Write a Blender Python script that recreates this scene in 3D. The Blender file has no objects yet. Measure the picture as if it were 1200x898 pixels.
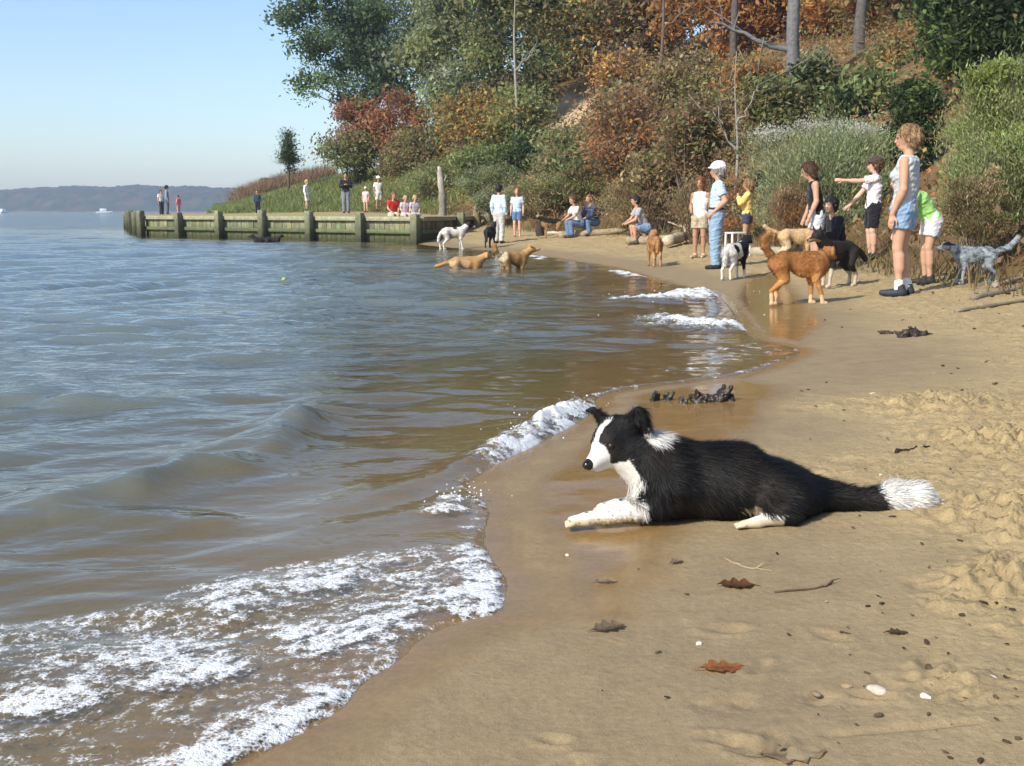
import bpy, math, random
import numpy as np
from mathutils import Vector, Matrix
rng = np.random.default_rng(7)
random.seed(7)
SC = bpy.context.scene
COL = SC.collection
R = math.radians
# ---------------------------------------------------------------- camera geometry
F, CZ, PITCH = 1266.0, 1.05, R(9.02)
def ray(px, py):
    a, b = (px-600)/F, (449-py)/F
    c, s = math.cos(PITCH), math.sin(PITCH)
    return np.array([a, c+b*s, -s+b*c])
def gp(px, py, z=0.0):
    d = ray(px, py); t = (z-CZ)/d[2]
    return np.array([0, 0, CZ])+d*t
def pd(px, py, Y):
    d = ray(px, py); t = Y/d[1]
    return np.array([0, 0, CZ])+d*t
# ---------------------------------------------------------------- numpy noise
def perlin(x, y, seed=0):
    x = np.asarray(x, float); y = np.asarray(y, float)
    xi = np.floor(x).astype(np.int64); yi = np.floor(y).astype(np.int64)
    xf = x-xi; yf = y-yi
    u = xf*xf*xf*(xf*(xf*6-15)+10); v = yf*yf*yf*(yf*(yf*6-15)+10)
    def g(ix, iy, dx, dy):
        h = (ix*374761393+iy*668265263+seed*974711+12345) & 0x7fffffff
        h = ((h ^ (h >> 13))*1274126177) & 0x7fffffff
        h = h ^ (h >> 16)
        a = (h & 0xffff)/65536.0*2*np.pi
        return np.cos(a)*dx+np.sin(a)*dy
    n00 = g(xi, yi, xf, yf); n10 = g(xi+1, yi, xf-1, yf)
    n01 = g(xi, yi+1, xf, yf-1); n11 = g(xi+1, yi+1, xf-1, yf-1)
    return ((n00*(1-u)+n10*u)*(1-v)+(n01*(1-u)+n11*u)*v)*1.5
def fbm(x, y, oct=4, seed=0, gain=.5):
    s = 0; a = 1; t = 0
    for i in range(oct):
        s = s+a*perlin(x*2**i, y*2**i, seed+i*17); t += a; a *= gain
    return s/t
def sstep(x, a, b):
    t = np.clip((x-a)/(b-a), 0, 1)
    return t*t*(3-2*t)
# ---------------------------------------------------------------- polygon helpers
def polydist(X, Y, pts):
    d2 = np.full(X.shape, 1e18)
    for (ax, ay), (bx, by) in zip(pts[:-1], pts[1:]):
        dx, dy = bx-ax, by-ay
        L = dx*dx+dy*dy+1e-12
        h = np.clip(((X-ax)*dx+(Y-ay)*dy)/L, 0, 1)
        d2 = np.minimum(d2, (X-ax-h*dx)**2+(Y-ay-h*dy)**2)
    return np.sqrt(d2)
def inpoly(X, Y, pts):
    c = np.zeros(X.shape, bool)
    n = len(pts)
    for i in range(n):
        ax, ay = pts[i]; bx, by = pts[(i+1) % n]
        if ay == by: continue
        c ^= ((ay > Y) != (by > Y)) & (X < (bx-ax)*(Y-ay)/(by-ay)+ax)
    return c
def pxs(l, z=0.0):
    return [tuple(gp(a, b, z)[:2]) for a, b in l]
# ---------------------------------------------------------------- shoreline and bank
WA, WB, WC, WD = (-25.2, 72.0), (-15.6, 46.6), (-3.1, 37.0), (-1.25, 45.0)
SHORE_PX = [(285, 898), (320, 878), (400, 836), (424, 802), (476, 771), (487, 752), (540, 729), (590, 719), (592, 702),
 (598, 682), (578, 656), (566, 632), (578, 592), (540, 572), (584, 543), (646, 514), (704, 480), (694, 468), (735, 456),
 (800, 449), (870, 440), (930, 420), (943, 411), (915, 404), (882, 397), (868, 374), (851, 354), (835, 341), (792, 335),
 (760, 326), (725, 315), (690, 309), (640, 301), (590, 295), (530, 291), (490, 287)]
def smooth_line(P, n=2):
    P = [np.array(p) for p in P]
    for _ in range(n):
        Q = [P[0]]
        for a, b in zip(P[:-1], P[1:]):
            Q += [a*.75+b*.25, a*.25+b*.75]
        P = Q+[P[-1]]
    return [tuple(p) for p in P]
_s = smooth_line(pxs(SHORE_PX), 1)
SHORE = [(-1.6, -30), (-1.5, -3), (-1.0, 1.0)]+_s+[WC, WB, WA, (-22, 84), (-8, 120), (60, 300), (400, 900)]
WATERPOLY = SHORE+[(3000, 4000), (-4000, 4000), (-4000, -30)]
BANK = [(-21.0, 74), (-15.6, 59), (-9, 55.5), (-3.6, 49), (.6, 42), (3.8, 34.5), (5.4, 27), (6.2, 22), (5.9, 16.5), (6.1, 13.2), (6.4, 10.5), (7.2, 6), (8.5, 0), (9, -30)]
BANKPOLY = BANK+[(4000, -30), (4000, 4000), (400, 900), (60, 300), (-8, 120), (-20, 86)]
FILL = [WC, WB, WA, (-22, 84), (-8, 120), (40, 120), (8, 60), WD]
def SD(X, Y):
    d = polydist(X, Y, SHORE)
    return np.where(inpoly(X, Y, WATERPOLY), -d, d)
def SB(X, Y):
    d = polydist(X, Y, BANK)
    return np.where(inpoly(X, Y, BANKPOLY), d, -d)
def H(X, Y, sd=None, sb=None):
    X = np.asarray(X, float); Y = np.asarray(Y, float)
    if sd is None: sd = SD(X, Y)
    if sb is None: sb = SB(X, Y)
    s = np.clip(sd, 0, 9)
    land = .05*s+.004*s*s+np.clip(sd-9, 0, 6)*.02
    t = np.clip(-sd, 0, None)
    bed = -(.055*np.minimum(t, 4)+.03*np.clip(t-4, 0, 40)+.02*np.clip(t-44, 0, 60))
    z = np.where(sd > 0, land, bed)
    inf = inpoly(X, Y, FILL)
    df = np.where(inf, polydist(X, Y, [WA, WB, WC, WD]), 0)
    z = np.where(inf, z*(1-sstep(df, .12, .5))+np.maximum(z*.0+.85+.018*np.clip(df, 0, 12), 0)*sstep(df, .12, .5), z)
    b = np.clip(sb, 0, None)
    w = sstep(X, -9, -1)
    slope = .40+.2*w
    cap = 2.9+12.5*w
    rise = slope*b*(b/(b+.8))
    rise = cap*(1-np.exp(-rise/cap*1.15))
    z = z+np.where(sb > 0, rise*(1+.12*perlin(X*.25, Y*.25, 5)), 0)
    return z
def Hs(x, y):
    return float(H(np.array([x]), np.array([y]))[0])
def hit(px, py, far=120):
    d = ray(px, py)
    ys = np.exp(np.linspace(np.log(1.0), np.log(far), 5000))
    t = ys/d[1]
    X, Z = d[0]*t, CZ+d[2]*t
    hh = H(X, ys)
    i = np.argmax(Z < hh)
    return np.array([X[i], ys[i], hh[i]])
# ---------------------------------------------------------------- mesh building
def set_props(o, label=None, cat=None, group=None, kind=None):
    if label: o['label'] = label
    if cat: o['category'] = cat
    if group: o['group'] = group
    if kind: o['kind'] = kind
    return o
class MB:
    def __init__(s): s.V = []; s.Q = []; s.T = []; s.C = []; s.n = 0
    def add(s, V, faces, col=(1, 1, 1)):
        V = np.asarray(V, float).reshape(-1, 3)
        for f in (faces if isinstance(faces, list) else [faces]):
            f = np.asarray(f, int)
            if f.size == 0: continue
            (s.Q if f.shape[1] == 4 else s.T).append(f+s.n)
        c = np.asarray(col, float)
        if c.ndim == 1: c = np.tile(c, (len(V), 1))
        s.V.append(V); s.C.append(c); s.n += len(V)
    def arrays(s):
        V = np.concatenate(s.V); C = np.concatenate(s.C)
        return V, C
    def build(s, name, mat, parent=None, smooth=True, attrs=None, xf=None):
        if not s.V: return None
        V, C = s.arrays()
        if xf is not None: V = xf(V)
        return mesh_obj(name, V, [np.concatenate(a) for a in (s.Q, s.T) if a], mat, parent, smooth, C, attrs)
def mesh_obj(name, V, faces, mat, parent=None, smooth=True, C=None, attrs=None):
    me = bpy.data.meshes.new(name)
    V = np.ascontiguousarray(V, dtype=np.float32)
    me.vertices.add(len(V)); me.vertices.foreach_set('co', V.ravel())
    li = np.concatenate([f.ravel() for f in faces]).astype(np.int32)
    tot = np.concatenate([np.full(len(f), f.shape[1]) for f in faces])
    st = np.concatenate([[0], np.cumsum(tot)[:-1]]).astype(np.int32)
    me.loops.add(len(li)); me.loops.foreach_set('vertex_index', li)
    me.polygons.add(len(tot)); me.polygons.foreach_set('loop_start', st)
    me.polygons.foreach_set('use_smooth', np.full(len(tot), smooth))
    me.update(calc_edges=True); me.validate()
    if C is not None:
        a = me.color_attributes.new('Col', 'FLOAT_COLOR', 'POINT')
        c4 = np.ones((len(V), 4), np.float32); c4[:, :3] = C
        a.data.foreach_set('color', c4.ravel())
    for k, v in (attrs or {}).items():
        a = me.attributes.new(k, 'FLOAT', 'POINT'); a.data.foreach_set('value', np.asarray(v, np.float32))
    me.materials.append(mat)
    o = bpy.data.objects.new(name, me); COL.objects.link(o)
    if parent is not None: o.parent = parent
    return o
def empty(name, loc, rz=0.0):
    o = bpy.data.objects.new(name, None); COL.objects.link(o)
    o.location = Vector([float(v) for v in loc]); o.rotation_euler = (0, 0, rz); o.empty_display_size = .2
    return o
def unit(v):
    v = np.asarray(v, float); return v/(np.linalg.norm(v)+1e-12)
def tube(P, rad, n=6, cap=True):
    P = np.asarray(P, float); m = len(P); rad = np.asarray(rad, float)
    T = np.gradient(P, axis=0); T /= np.linalg.norm(T, axis=1)[:, None]+1e-12
    ref = np.array([0, 0, 1.0]) if abs(T[0, 2]) < .9 else np.array([1.0, 0, 0])
    U = np.cross(T, ref); U /= np.linalg.norm(U, axis=1)[:, None]+1e-12
    W = np.cross(T, U)
    a = np.linspace(0, 2*np.pi, n, endpoint=False)
    V = P[:, None]+rad[:, None, None]*(np.cos(a)[None, :, None]*U[:, None]+np.sin(a)[None, :, None]*W[:, None])
    V = V.reshape(-1, 3)
    i = np.arange(m-1)[:, None]*n; j = np.arange(n)[None]; k = (np.arange(n)[None]+1) % n
    Fq = np.stack([i+j, i+k, i+n+k, i+n+j], -1).reshape(-1, 4)
    fs = [Fq]
    if cap:
        V = np.vstack([V, P[0], P[-1]])
        b = m*n; j = np.arange(n); k = (j+1) % n
        fs.append(np.stack([k, j, np.full(n, b)], -1)); fs.append(np.stack([j+(m-1)*n, k+(m-1)*n, np.full(n, b+1)], -1))
    return V, fs
BOXF = np.array([[0, 3, 2, 1], [4, 5, 6, 7], [0, 1, 5, 4], [1, 2, 6, 5], [2, 3, 7, 6], [3, 0, 4, 7]])
def box(c, sz, ax=None):
    s = np.array([[-1, -1, -1], [1, -1, -1], [1, 1, -1], [-1, 1, -1], [-1, -1, 1], [1, -1, 1], [1, 1, 1], [-1, 1, 1]])*np.asarray(sz)/2
    if ax is not None: s = s@np.asarray(ax)
    return s+np.asarray(c), BOXF
def bbox_bev(c, sz, ax=None, bev=.015, seed=0, rough=0.0):
    # a box with rounded edges (grid per face pulled in), slightly uneven
    n = 5
    t = np.array([-1, -.86, 0, .86, 1.0])
    g = np.array(np.meshgrid(t, t, t, indexing='ij')).reshape(3, -1).T
    idx = {}
    keep = np.max(np.abs(g), axis=1) > .999
    ids = np.full(len(g), -1); ids[keep] = np.arange(keep.sum())
    V = g[keep].copy()
    hz = np.asarray(sz)/2
    W = V*hz
    inner = np.clip(W, -(hz-bev), hz-bev)
    dlt = W-inner; L = np.linalg.norm(dlt, axis=1)[:, None]
    W = inner+dlt/np.maximum(L, 1e-9)*np.minimum(L, bev)
    if rough: W += np.random.default_rng(seed).normal(0, rough, W.shape)
    fs = []
    I = np.arange(n**3).reshape(n, n, n)
    for ax_ in range(3):
        for e in (0, n-1):
            S = np.take(I, e, axis=ax_)
            q = np.stack([S[:-1, :-1], S[1:, :-1], S[1:, 1:], S[:-1, 1:]], -1).reshape(-1, 4)
            if (e == 0) != (ax_ == 1): q = q[:, ::-1]
            fs.append(ids[q])
    if ax is not None: W = W@np.asarray(ax)
    return W+np.asarray(c), np.concatenate(fs)
# ---------------------------------------------------------------- signed-distance modelling
def cap(a, b, ra, rb=None, k=.02, flat=None, cut=False, sub=False):
    return dict(a=np.asarray(a, float), b=np.asarray(b, float), ra=ra, rb=ra if rb is None else rb, k=k, flat=flat, cut=cut, sub=sub)
def sdf_field(prims, h, planes=(), infl=0.0, pad=.03):
    lo = np.min([np.minimum(p['a']-p['ra'], p['b']-p['rb']) for p in prims], axis=0)-infl-pad
    hi = np.max([np.maximum(p['a']+p['ra'], p['b']+p['rb']) for p in prims], axis=0)+infl+pad
    n = np.ceil((hi-lo)/h).astype(int)+2
    f = np.full(n, .5, np.float32)
    ax = [lo[i]+h*np.arange(n[i]) for i in range(3)]
    for p in prims:
        a, b, ra, rb, k = p['a'], p['b'], p['ra']+infl, p['rb']+infl, p['k']
        m = max(ra, rb)+k+2*h
        l0 = np.minimum(a, b)-m; h0 = np.maximum(a, b)+m
        i0 = np.clip(np.floor((l0-lo)/h).astype(int), 0, n); i1 = np.clip(np.ceil((h0-lo)/h).astype(int)+1, 0, n)
        sl = tuple(slice(i0[i], i1[i]) for i in range(3))
        X, Y, Z = np.meshgrid(ax[0][sl[0]], ax[1][sl[1]], ax[2][sl[2]], indexing='ij')
        P = np.stack([X, Y, Z], -1)-a
        ba = b-a; L = ba@ba
        sc = 1.0
        if p['flat'] is not None:      # squeeze: thinner along a direction
            nv, fac = p['flat']; nv = unit(nv)
            P = P+(P@nv)[..., None]*nv*(1/fac-1)
            ba = ba+(ba@nv)*nv*(1/fac-1); L = ba@ba; sc = fac**.5
        t = np.clip((P@ba)/L, 0, 1) if L > 1e-10 else np.zeros(P.shape[:-1])
        d = np.linalg.norm(P-t[..., None]*ba, axis=-1)-(ra+(rb-ra)*t)
        d *= sc
        if p['cut']:
            d = np.maximum(d, ((P-ba)@unit(ba)))
        d = d.astype(np.float32)
        g = f[sl]
        if p['sub']:
            f[sl] = np.maximum(g, -d)
        else:
            hh = np.clip(.5+.5*(g-d)/k, 0, 1)
            f[sl] = g*(1-hh)+d*hh-k*hh*(1-hh)
    if len(planes):
        X, Y, Z = np.meshgrid(*ax, indexing='ij')
        for q, nv in planes:
            f = np.maximum(f, ((X-q[0])*nv[0]+(Y-q[1])*nv[1]+(Z-q[2])*nv[2]).astype(np.float32))
    return f, lo
CORN = np.array([[0, 0, 0], [1, 0, 0], [0, 1, 0], [1, 1, 0], [0, 0, 1], [1, 0, 1], [0, 1, 1], [1, 1, 1]])
EDG = [(0, 1), (2, 3), (4, 5), (6, 7), (0, 2), (1, 3), (4, 6), (5, 7), (0, 4), (1, 5), (2, 6), (3, 7)]
def nets(f, lo, h):
    ins = f < 0
    c = np.zeros(np.array(f.shape)-1, np.int8)
    for o in CORN:
        c += ins[o[0]:ins.shape[0]-1+o[0], o[1]:ins.shape[1]-1+o[1], o[2]:ins.shape[2]-1+o[2]]
    act = (c > 0) & (c < 8)
    ai = np.argwhere(act)
    idx = np.full(act.shape, -1, np.int64); idx[act] = np.arange(len(ai))
    acc = np.zeros((len(ai), 3)); cnt = np.zeros(len(ai))
    for e0, e1 in EDG:
        c0, c1 = CORN[e0], CORN[e1]
        f0 = f[tuple((ai+c0).T)]; f1 = f[tuple((ai+c1).T)]
        m = (f0 < 0) != (f1 < 0)
        t = np.where(m, f0/np.where(m, f0-f1, 1), 0)
        acc[m] += (c0+t[:, None]*(c1-c0))[m]; cnt[m] += 1
    V = lo+h*(ai+acc/np.maximum(cnt, 1)[:, None])
    Fs = []
    for axn in range(3):
        s0 = [slice(None)]*3; s1 = [slice(None)]*3
        s0[axn] = slice(0, -1); s1[axn] = slice(1, None)
        A = ins[tuple(s0)]; B = ins[tuple(s1)]
        for flip, M in ((False, A & ~B), (True, ~A & B)):
            e = np.argwhere(M)
            u, v = [(1, 2), (2, 0), (0, 1)][axn]
            e = e[(e[:, u] > 0) & (e[:, v] > 0)]
            e = e[(e[:, u] < act.shape[u]) & (e[:, v] < act.shape[v])]
            if not len(e): continue
            du = np.zeros(3, int); du[u] = 1; dv = np.zeros(3, int); dv[v] = 1
            q = np.stack([idx[tuple((e-du-dv).T)], idx[tuple((e-dv).T)], idx[tuple(e.T)], idx[tuple((e-du).T)]], -1)
            Fs.append(q[:, ::-1] if flip else q)
    Q = np.concatenate(Fs)
    return V, Q[(Q >= 0).all(1)]
def relax(V, Q, it=1, w=.5):
    for _ in range(it):
        S = np.zeros_like(V); N = np.zeros(len(V))
        for i in range(4):
            for j in (1, 3):
                np.add.at(S, Q[:, i], V[Q[:, (i+j) % 4]]); np.add.at(N, Q[:, i], 1)
        V = V*(1-w)+S/np.maximum(N, 1)[:, None]*w
    return V
def sdf_mesh(prims, h, planes=(), infl=0.0, it=1):
    f, lo = sdf_field(prims, h, planes, infl)
    V, Q = nets(f, lo, h)
    if it: V = relax(V, Q, it)
    return V, Q
def vnormals(V, Q):
    n = np.cross(V[Q[:, 2]]-V[Q[:, 0]], V[Q[:, 3]]-V[Q[:, 1]])
    N = np.zeros_like(V)
    for i in range(4): np.add.at(N, Q[:, i], n)
    return N/(np.linalg.norm(N, axis=1)[:, None]+1e-12)
def fur(V, Q, C, n, length, width, flow, lift=.35, seed=1, lenf=None, jit=.25, shade=.3):
    """thin tapered hairs rooted on a surface; returns MB with one colour per hair"""
    r = np.random.default_rng(seed)
    N = vnormals(V, Q)
    area = np.linalg.norm(np.cross(V[Q[:, 2]]-V[Q[:, 0]], V[Q[:, 3]]-V[Q[:, 1]]), axis=1)
    fi = r.choice(len(Q), n, p=area/area.sum())
    a, b = r.random(n)[:, None], r.random(n)[:, None]
    q = Q[fi]
    lerp = lambda A: (A[q[:, 0]]*(1-a)+A[q[:, 1]]*a)*(1-b)+(A[q[:, 3]]*(1-a)+A[q[:, 2]]*a)*b
    P, Nn, Cc = lerp(V), lerp(N), lerp(C)
    Cc = np.where(r.random(n)[:, None] < .5, Cc, C[q[:, 0]])
    Fl = flow(P)
    Fl = Fl-Nn*np.sum(Fl*Nn, 1)[:, None]
    Fl /= np.linalg.norm(Fl, axis=1)[:, None]+1e-9
    D = Fl+Nn*lift+r.normal(0, jit, (n, 3)); D /= np.linalg.norm(D, axis=1)[:, None]
    D2 = D+Fl*.5+np.array([0, 0, -.2]); D2 /= np.linalg.norm(D2, axis=1)[:, None]
    L = length*(.6+.8*r.random(n))
    if lenf is not None: L = L*lenf(P)
    L = L[:, None]
    S = np.cross(D, Nn); S /= np.linalg.norm(S, axis=1)[:, None]+1e-9
    w = width*(.7+.6*r.random(n))[:, None]
    P0 = P-Nn*.003
    p1 = P0+D*L*.5; p2 = p1+D2*L*.5
    W = np.stack([P0-S*w*.5, P0+S*w*.5, p1+S*w*.4, p1-S*w*.4, p2], 1).reshape(-1, 3)
    i = np.arange(n)[:, None]*5
    mb = MB()
    Cs = Cc*(1-shade+2*shade*r.random(n))[:, None]
    mb.add(W, [i+np.array([[0, 1, 2, 3]]), i+np.array([[3, 2, 4]])], np.repeat(Cs, 5, axis=0))
    return mb
# ---------------------------------------------------------------- materials
class NT:
    def __init__(s, name):
        s.m = bpy.data.materials.new(name); s.m.use_nodes = True
        s.t = s.m.node_tree; s.t.nodes.clear()
        s.out = s.n('ShaderNodeOutputMaterial')
    def n(s, typ, **kw):
        o = s.t.nodes.new(typ)
        for k, v in kw.items():
            if k.startswith('i_'): o.inputs[k[2:].replace('_', ' ')].default_value = v
            else: setattr(o, k, v)
        return o
    def l(s, a, b): s.t.links.new(a, b)
    def attr(s, name): return s.n('ShaderNodeAttribute', attribute_name=name)
    def math(s, op, a, b=None, clamp=False):
        o = s.n('ShaderNodeMath', operation=op, use_clamp=clamp)
        for i, v in enumerate((a, b)):
            if v is None: continue
            if isinstance(v, (int, float)): o.inputs[i].default_value = v
            else: s.l(v, o.inputs[i])
        return o.outputs[0]
    def mixc(s, f, a, b, blend='MIX'):
        o = s.n('ShaderNodeMix', data_type='RGBA', blend_type=blend)
        for i, v in ((0, f), (6, a), (7, b)):
            if isinstance(v, (int, float)): o.inputs[i].default_value = v
            elif isinstance(v, tuple): o.inputs[i].default_value = (*v, 1)
            else: s.l(v, o.inputs[i])
        return o.outputs[2]
    def noise(s, scale, detail=4, rough=.55, vec=None, dist=0.0):
        o = s.n('ShaderNodeTexNoise'); o.inputs['Scale'].default_value = scale
        o.inputs['Detail'].default_value = detail; o.inputs['Roughness'].default_value = rough; o.inputs['Distortion'].default_value = dist
        s.l(vec if vec is not None else s.coord(), o.inputs['Vector'])
        return o.outputs['Fac']
    def coord(s, scale=None, which='Object'):
        c = s.n('ShaderNodeTexCoord').outputs[which]
        if scale is None: return c
        m = s.n('ShaderNodeMapping'); m.inputs['Scale'].default_value = scale
        s.l(c, m.inputs['Vector']); return m.outputs[0]
    def ramp(s, f, a, b):
        o = s.n('ShaderNodeMapRange', clamp=True); o.interpolation_type = 'SMOOTHSTEP'
        o.inputs['From Min'].default_value = a; o.inputs['From Max'].default_value = b
        s.l(f, o.inputs['Value']); return o.outputs[0]
    def bump(s, h, strength, dist=.02, normal=None):
        o = s.n('ShaderNodeBump'); o.inputs['Strength'].default_value = strength; o.inputs['Distance'].default_value = dist
        s.l(h, o.inputs['Height'])
        if normal is not None: s.l(normal, o.inputs['Normal'])
        return o.outputs[0]
    def bsdf(s, col, rough=.8, spec=.3, normal=None, sheen=0, **kw):
        o = s.n('ShaderNodeBsdfPrincipled')
        for k, v in (('Base Color', col), ('Roughness', rough), ('Specular IOR Level', spec), ('Sheen Weight', sheen)):
            if isinstance(v, (int, float)): o.inputs[k].default_value = v
            elif isinstance(v, tuple): o.inputs[k].default_value = (*v, 1)
            else: s.l(v, o.inputs[k])
        if normal is not None: s.l(normal, o.inputs['Normal'])
        for k, v in kw.items(): o.inputs[k.replace('_', ' ')].default_value = v
        return o.outputs[0]
    def fin(s, sh): s.l(sh, s.out.inputs['Surface']); return s.m
def varcol(t, col, scale, amt=.25, detail=4):
    f = t.noise(scale, detail)
    v = t.n('ShaderNodeMapRange'); v.inputs['From Min'].default_value = .25; v.inputs['From Max'].default_value = .75
    v.inputs['To Min'].default_value = 1-amt; v.inputs['To Max'].default_value = 1+amt
    t.l(f, v.inputs['Value'])
    m = t.n('ShaderNodeVectorMath', operation='SCALE')
    if isinstance(col, tuple): m.inputs[0].default_value = col
    else: t.l(col, m.inputs[0])
    t.l(v.outputs[0], m.inputs['Scale'])
    return m.outputs[0]
def mat_leaf(name='leaves', trans=.5):
    t = NT(name); c = t.attr('Col').outputs['Color']
    d = t.bsdf(c, .55, .25)
    tr = t.n('ShaderNodeBsdfTranslucent'); t.l(c, tr.inputs['Color'])
    m = t.n('ShaderNodeMixShader'); m.inputs[0].default_value = trans
    t.l(d, m.inputs[1]); t.l(tr.outputs[0], m.inputs[2])
    return t.fin(m.outputs[0])
def mat_col(name, rough=.8, spec=.3, scale=30, amt=.2, bump=0.0, bscale=60, sheen=0):
    t = NT(name); c = varcol(t, t.attr('Col').outputs['Color'], scale, amt)
    nm = t.bump(t.noise(bscale, 5), bump, .02) if bump else None
    return t.fin(t.bsdf(c, rough, spec, nm, sheen))
MLEAF = mat_leaf()
MBARK = mat_col('bark', .9, .15, 9, .35, .8, 22)
MSKIN = mat_col('skin', .55, .35, 25, .06)
MCLOTH = mat_col('cloth', .9, .12, 14, .12, .25, 35, sheen=.15)
MHAIR = mat_col('hair', .6, .35, 60, .35, .5, 90)
MCOAT = mat_col('coat', .7, .2, 40, .15)
MFUR = mat_col('fur', .55, .16, 40, .1)
MSHOE = mat_col('shoe', .6, .3, 20, .15)
MWOOD = mat_col('weathered_wood', .85, .2, 7, .35, .6, 30)
MGLOSS = mat_col('wet_dark', .15, .5, 30, .1)
MPLAST = mat_col('plastic', .4, .4, 10, .05)
MWEED = mat_col('weed', .42, .4, 30, .3)
MDEB = mat_col('debris', .8, .2, 40, .3)
# ================================================================ ground
def fan(ys, nx, half):
    u = np.linspace(-1, 1, nx)
    hw = half(ys)
    X = u[None, :]*hw[:, None]; Y = np.repeat(ys[:, None], nx, 1)
    return X, Y
def gridfaces(ny, nx, keep=None):
    i = (np.arange(ny-1)[:, None]*nx+np.arange(nx-1)[None]).ravel()
    q = np.stack([i, i+1, i+nx+1, i+nx], -1)
    if keep is not None:
        k = keep.ravel(); q = q[k[q].any(1)]
    return q
def compact(V, q, *arrs):
    u = np.unique(q); m = np.full(len(V), -1); m[u] = np.arange(len(u))
    return (V[u], m[q])+tuple(a[u] for a in arrs)
FILM = [pxs([(590, 640), (560, 600), (590, 560), (650, 518), (705, 480), (700, 466), (770, 450), (880, 440), (950, 462), (930, 510), (860, 570), (830, 650), (800, 745), (745, 765), (690, 755), (640, 745), (596, 722)]),
        pxs([(875, 396), (845, 350), (870, 325), (930, 330), (985, 385), (955, 410), (925, 405)])]
def ground():
    ys = np.concatenate([np.linspace(-2, .9, 14), np.exp(np.linspace(np.log(1.0), np.log(62), 1150)), np.exp(np.linspace(np.log(63), np.log(2600), 60))])
    X, Y = fan(ys, 640, lambda y: 1.8+.78*np.abs(y))
    sd, sb = SD(X, Y), SB(X, Y)
    Z = H(X, Y, sd, sb)
    film = np.zeros(X.shape)
    for p in FILM:
        d = polydist(X, Y, p+[p[0]]); film = np.maximum(film, np.where(inpoly(X, Y, p), sstep(d+.06*fbm(X*4, Y*4, 3, 12), 0, .30), 0))
    film = np.maximum(film*.95, np.where(sd > 0, 1-sstep(sd+.05*perlin(X*3, Y*3, 3), .02, .22), 1)*.8)
    n1 = fbm(X*.9, Y*.9, 3, 11)
    near = Y < 62
    damp = 1-sstep(sd+.45*n1, .75, 1.55)
    damp = np.maximum(damp, film)
    # trampled, lumpy dry sand
    lump = sstep(sd+.5*n1, 1.05, 1.75)*(sb < 2)*near
    fp = fbm(X*5, Y*5, 3, 21); fp2 = fbm(X*13, Y*13, 3, 22); fp3 = fbm(X*31, Y*31, 2, 27)
    ridg = np.abs(fbm(X*3.2, Y*3.2, 3, 23))
    far = sstep(Y, 5, 25)
    dg = hit(880, 617); lump = lump*sstep(np.hypot((X-dg[0]-.05)/.85, (Y-dg[1]-.1)/.38), .8, 1.3)
    Z += lump*.95*(fp*.009+np.maximum(fp2, -.1)*.018+fp3*.012-np.exp(-ridg*14)*.008-.016*sstep(fbm(X*17, Y*17, 3, 28), .12, .38)+.012*np.clip(fbm(X*24, Y*24, 2, 29), 0, 1))*(1+1.2*far)
    # smooth little undulation in the damp part, and scattered prints
    Z += (1-lump)*near*(sd > 0)*(fp*.003*sstep(sd, 0, .4)+.0012*fp2*(1-film))
    g = np.random.default_rng(5)
    for _ in range(34):      # paw and foot prints
        px, py = g.uniform(640, 1200), g.uniform(330, 890)
        c = gp(px, py, .05); r = g.uniform(.018, .034)*(1.0 if py > 500 else 1.8)
        if sd[0, 0] is None: continue
        dx, dy = X-c[0], Y-c[1]
        k = g.uniform(0, 3.1); a = dx*np.cos(k)+dy*np.sin(k); b = -dx*np.sin(k)+dy*np.cos(k)
        q = (a*a/(1.9*r)**2+b*b/r**2)
        mask = np.exp(-q*1.2)-.55*np.exp(-(np.sqrt(q)-1.35)**2*5)
        on = (sd > .35)&(film < .2)
        Z -= np.where(on, mask*.008*(1+1.5*fp2), 0)
    for (px, py, r, h) in ((1150, 672, .10, .028), (1190, 662, .10, .03), (1110, 690, .06, .014), (1100, 470, .3, .03), (1190, 520, .3, .03), (1120, 785, .1, .012), (1190, 600, .25, .03)):
        c = gp(px, py, .1); q = ((X-c[0])**2+(Y-c[1])**2)/r**2
        Z += np.exp(-q)*h*(.7+2.0*fp2+1.6*fp3)
    for (px, py, r, h) in ((850, 818, .06, .012), (955, 817, .03, .014), (1100, 815, .06, .01), (1085, 690, .04, .015), (1020, 550, .04, .01)):
        c = gp(px, py, .05); q = ((X-c[0])**2+(Y-c[1])**2)/r**2
        Z -= np.exp(-q)*h*(1+2.2*fp2)
    c0, c1 = gp(970, 862, .05), gp(1140, 838, .08)      # a dragged line
    dl = polydist(X, Y, [tuple(c0[:2]), tuple(c1[:2])]); Z -= .008*np.exp(-(dl/.012)**2)
    # colours
    dry = np.array([.365, .275, .146]); dampc = np.array([.255, .192, .110]); wetc = np.array([.22, .130, .044]); bed = np.array([.24, .165, .065])
    C = np.ones(X.shape+(3,))*dry
    mix = lambda C, c, f: C*(1-f[..., None])+np.asarray(c)*f[..., None]
    C *= (1+.16*fbm(X*1.3, Y*1.3, 4, 31)[..., None])
    pt = sstep(fbm(X*.8, Y*.8, 4, 33), 0, .5)
    C = mix(C, (.34, .26, .145), pt*.5)
    C = mix(C, dampc, np.clip(damp, 0, 1)*.95)
    C = mix(C, wetc, film)
    C = mix(C, bed, sstep(-sd, 0, .5))
    hill = sstep(sb+.6*fbm(X*.5, Y*.5, 3, 41), -1.2, .6)
    lit = fbm(X*.9, Y*.9, 5, 43)
    litc = np.array([.15, .095, .045])*(1+.8*lit[..., None])
    grass = np.array([.085, .125, .032])*(1+.5*lit[..., None])
    wv = sstep(X+2*n1, -6, -1)
    hc = grass*(1-wv[..., None])+litc*wv[..., None]
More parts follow.
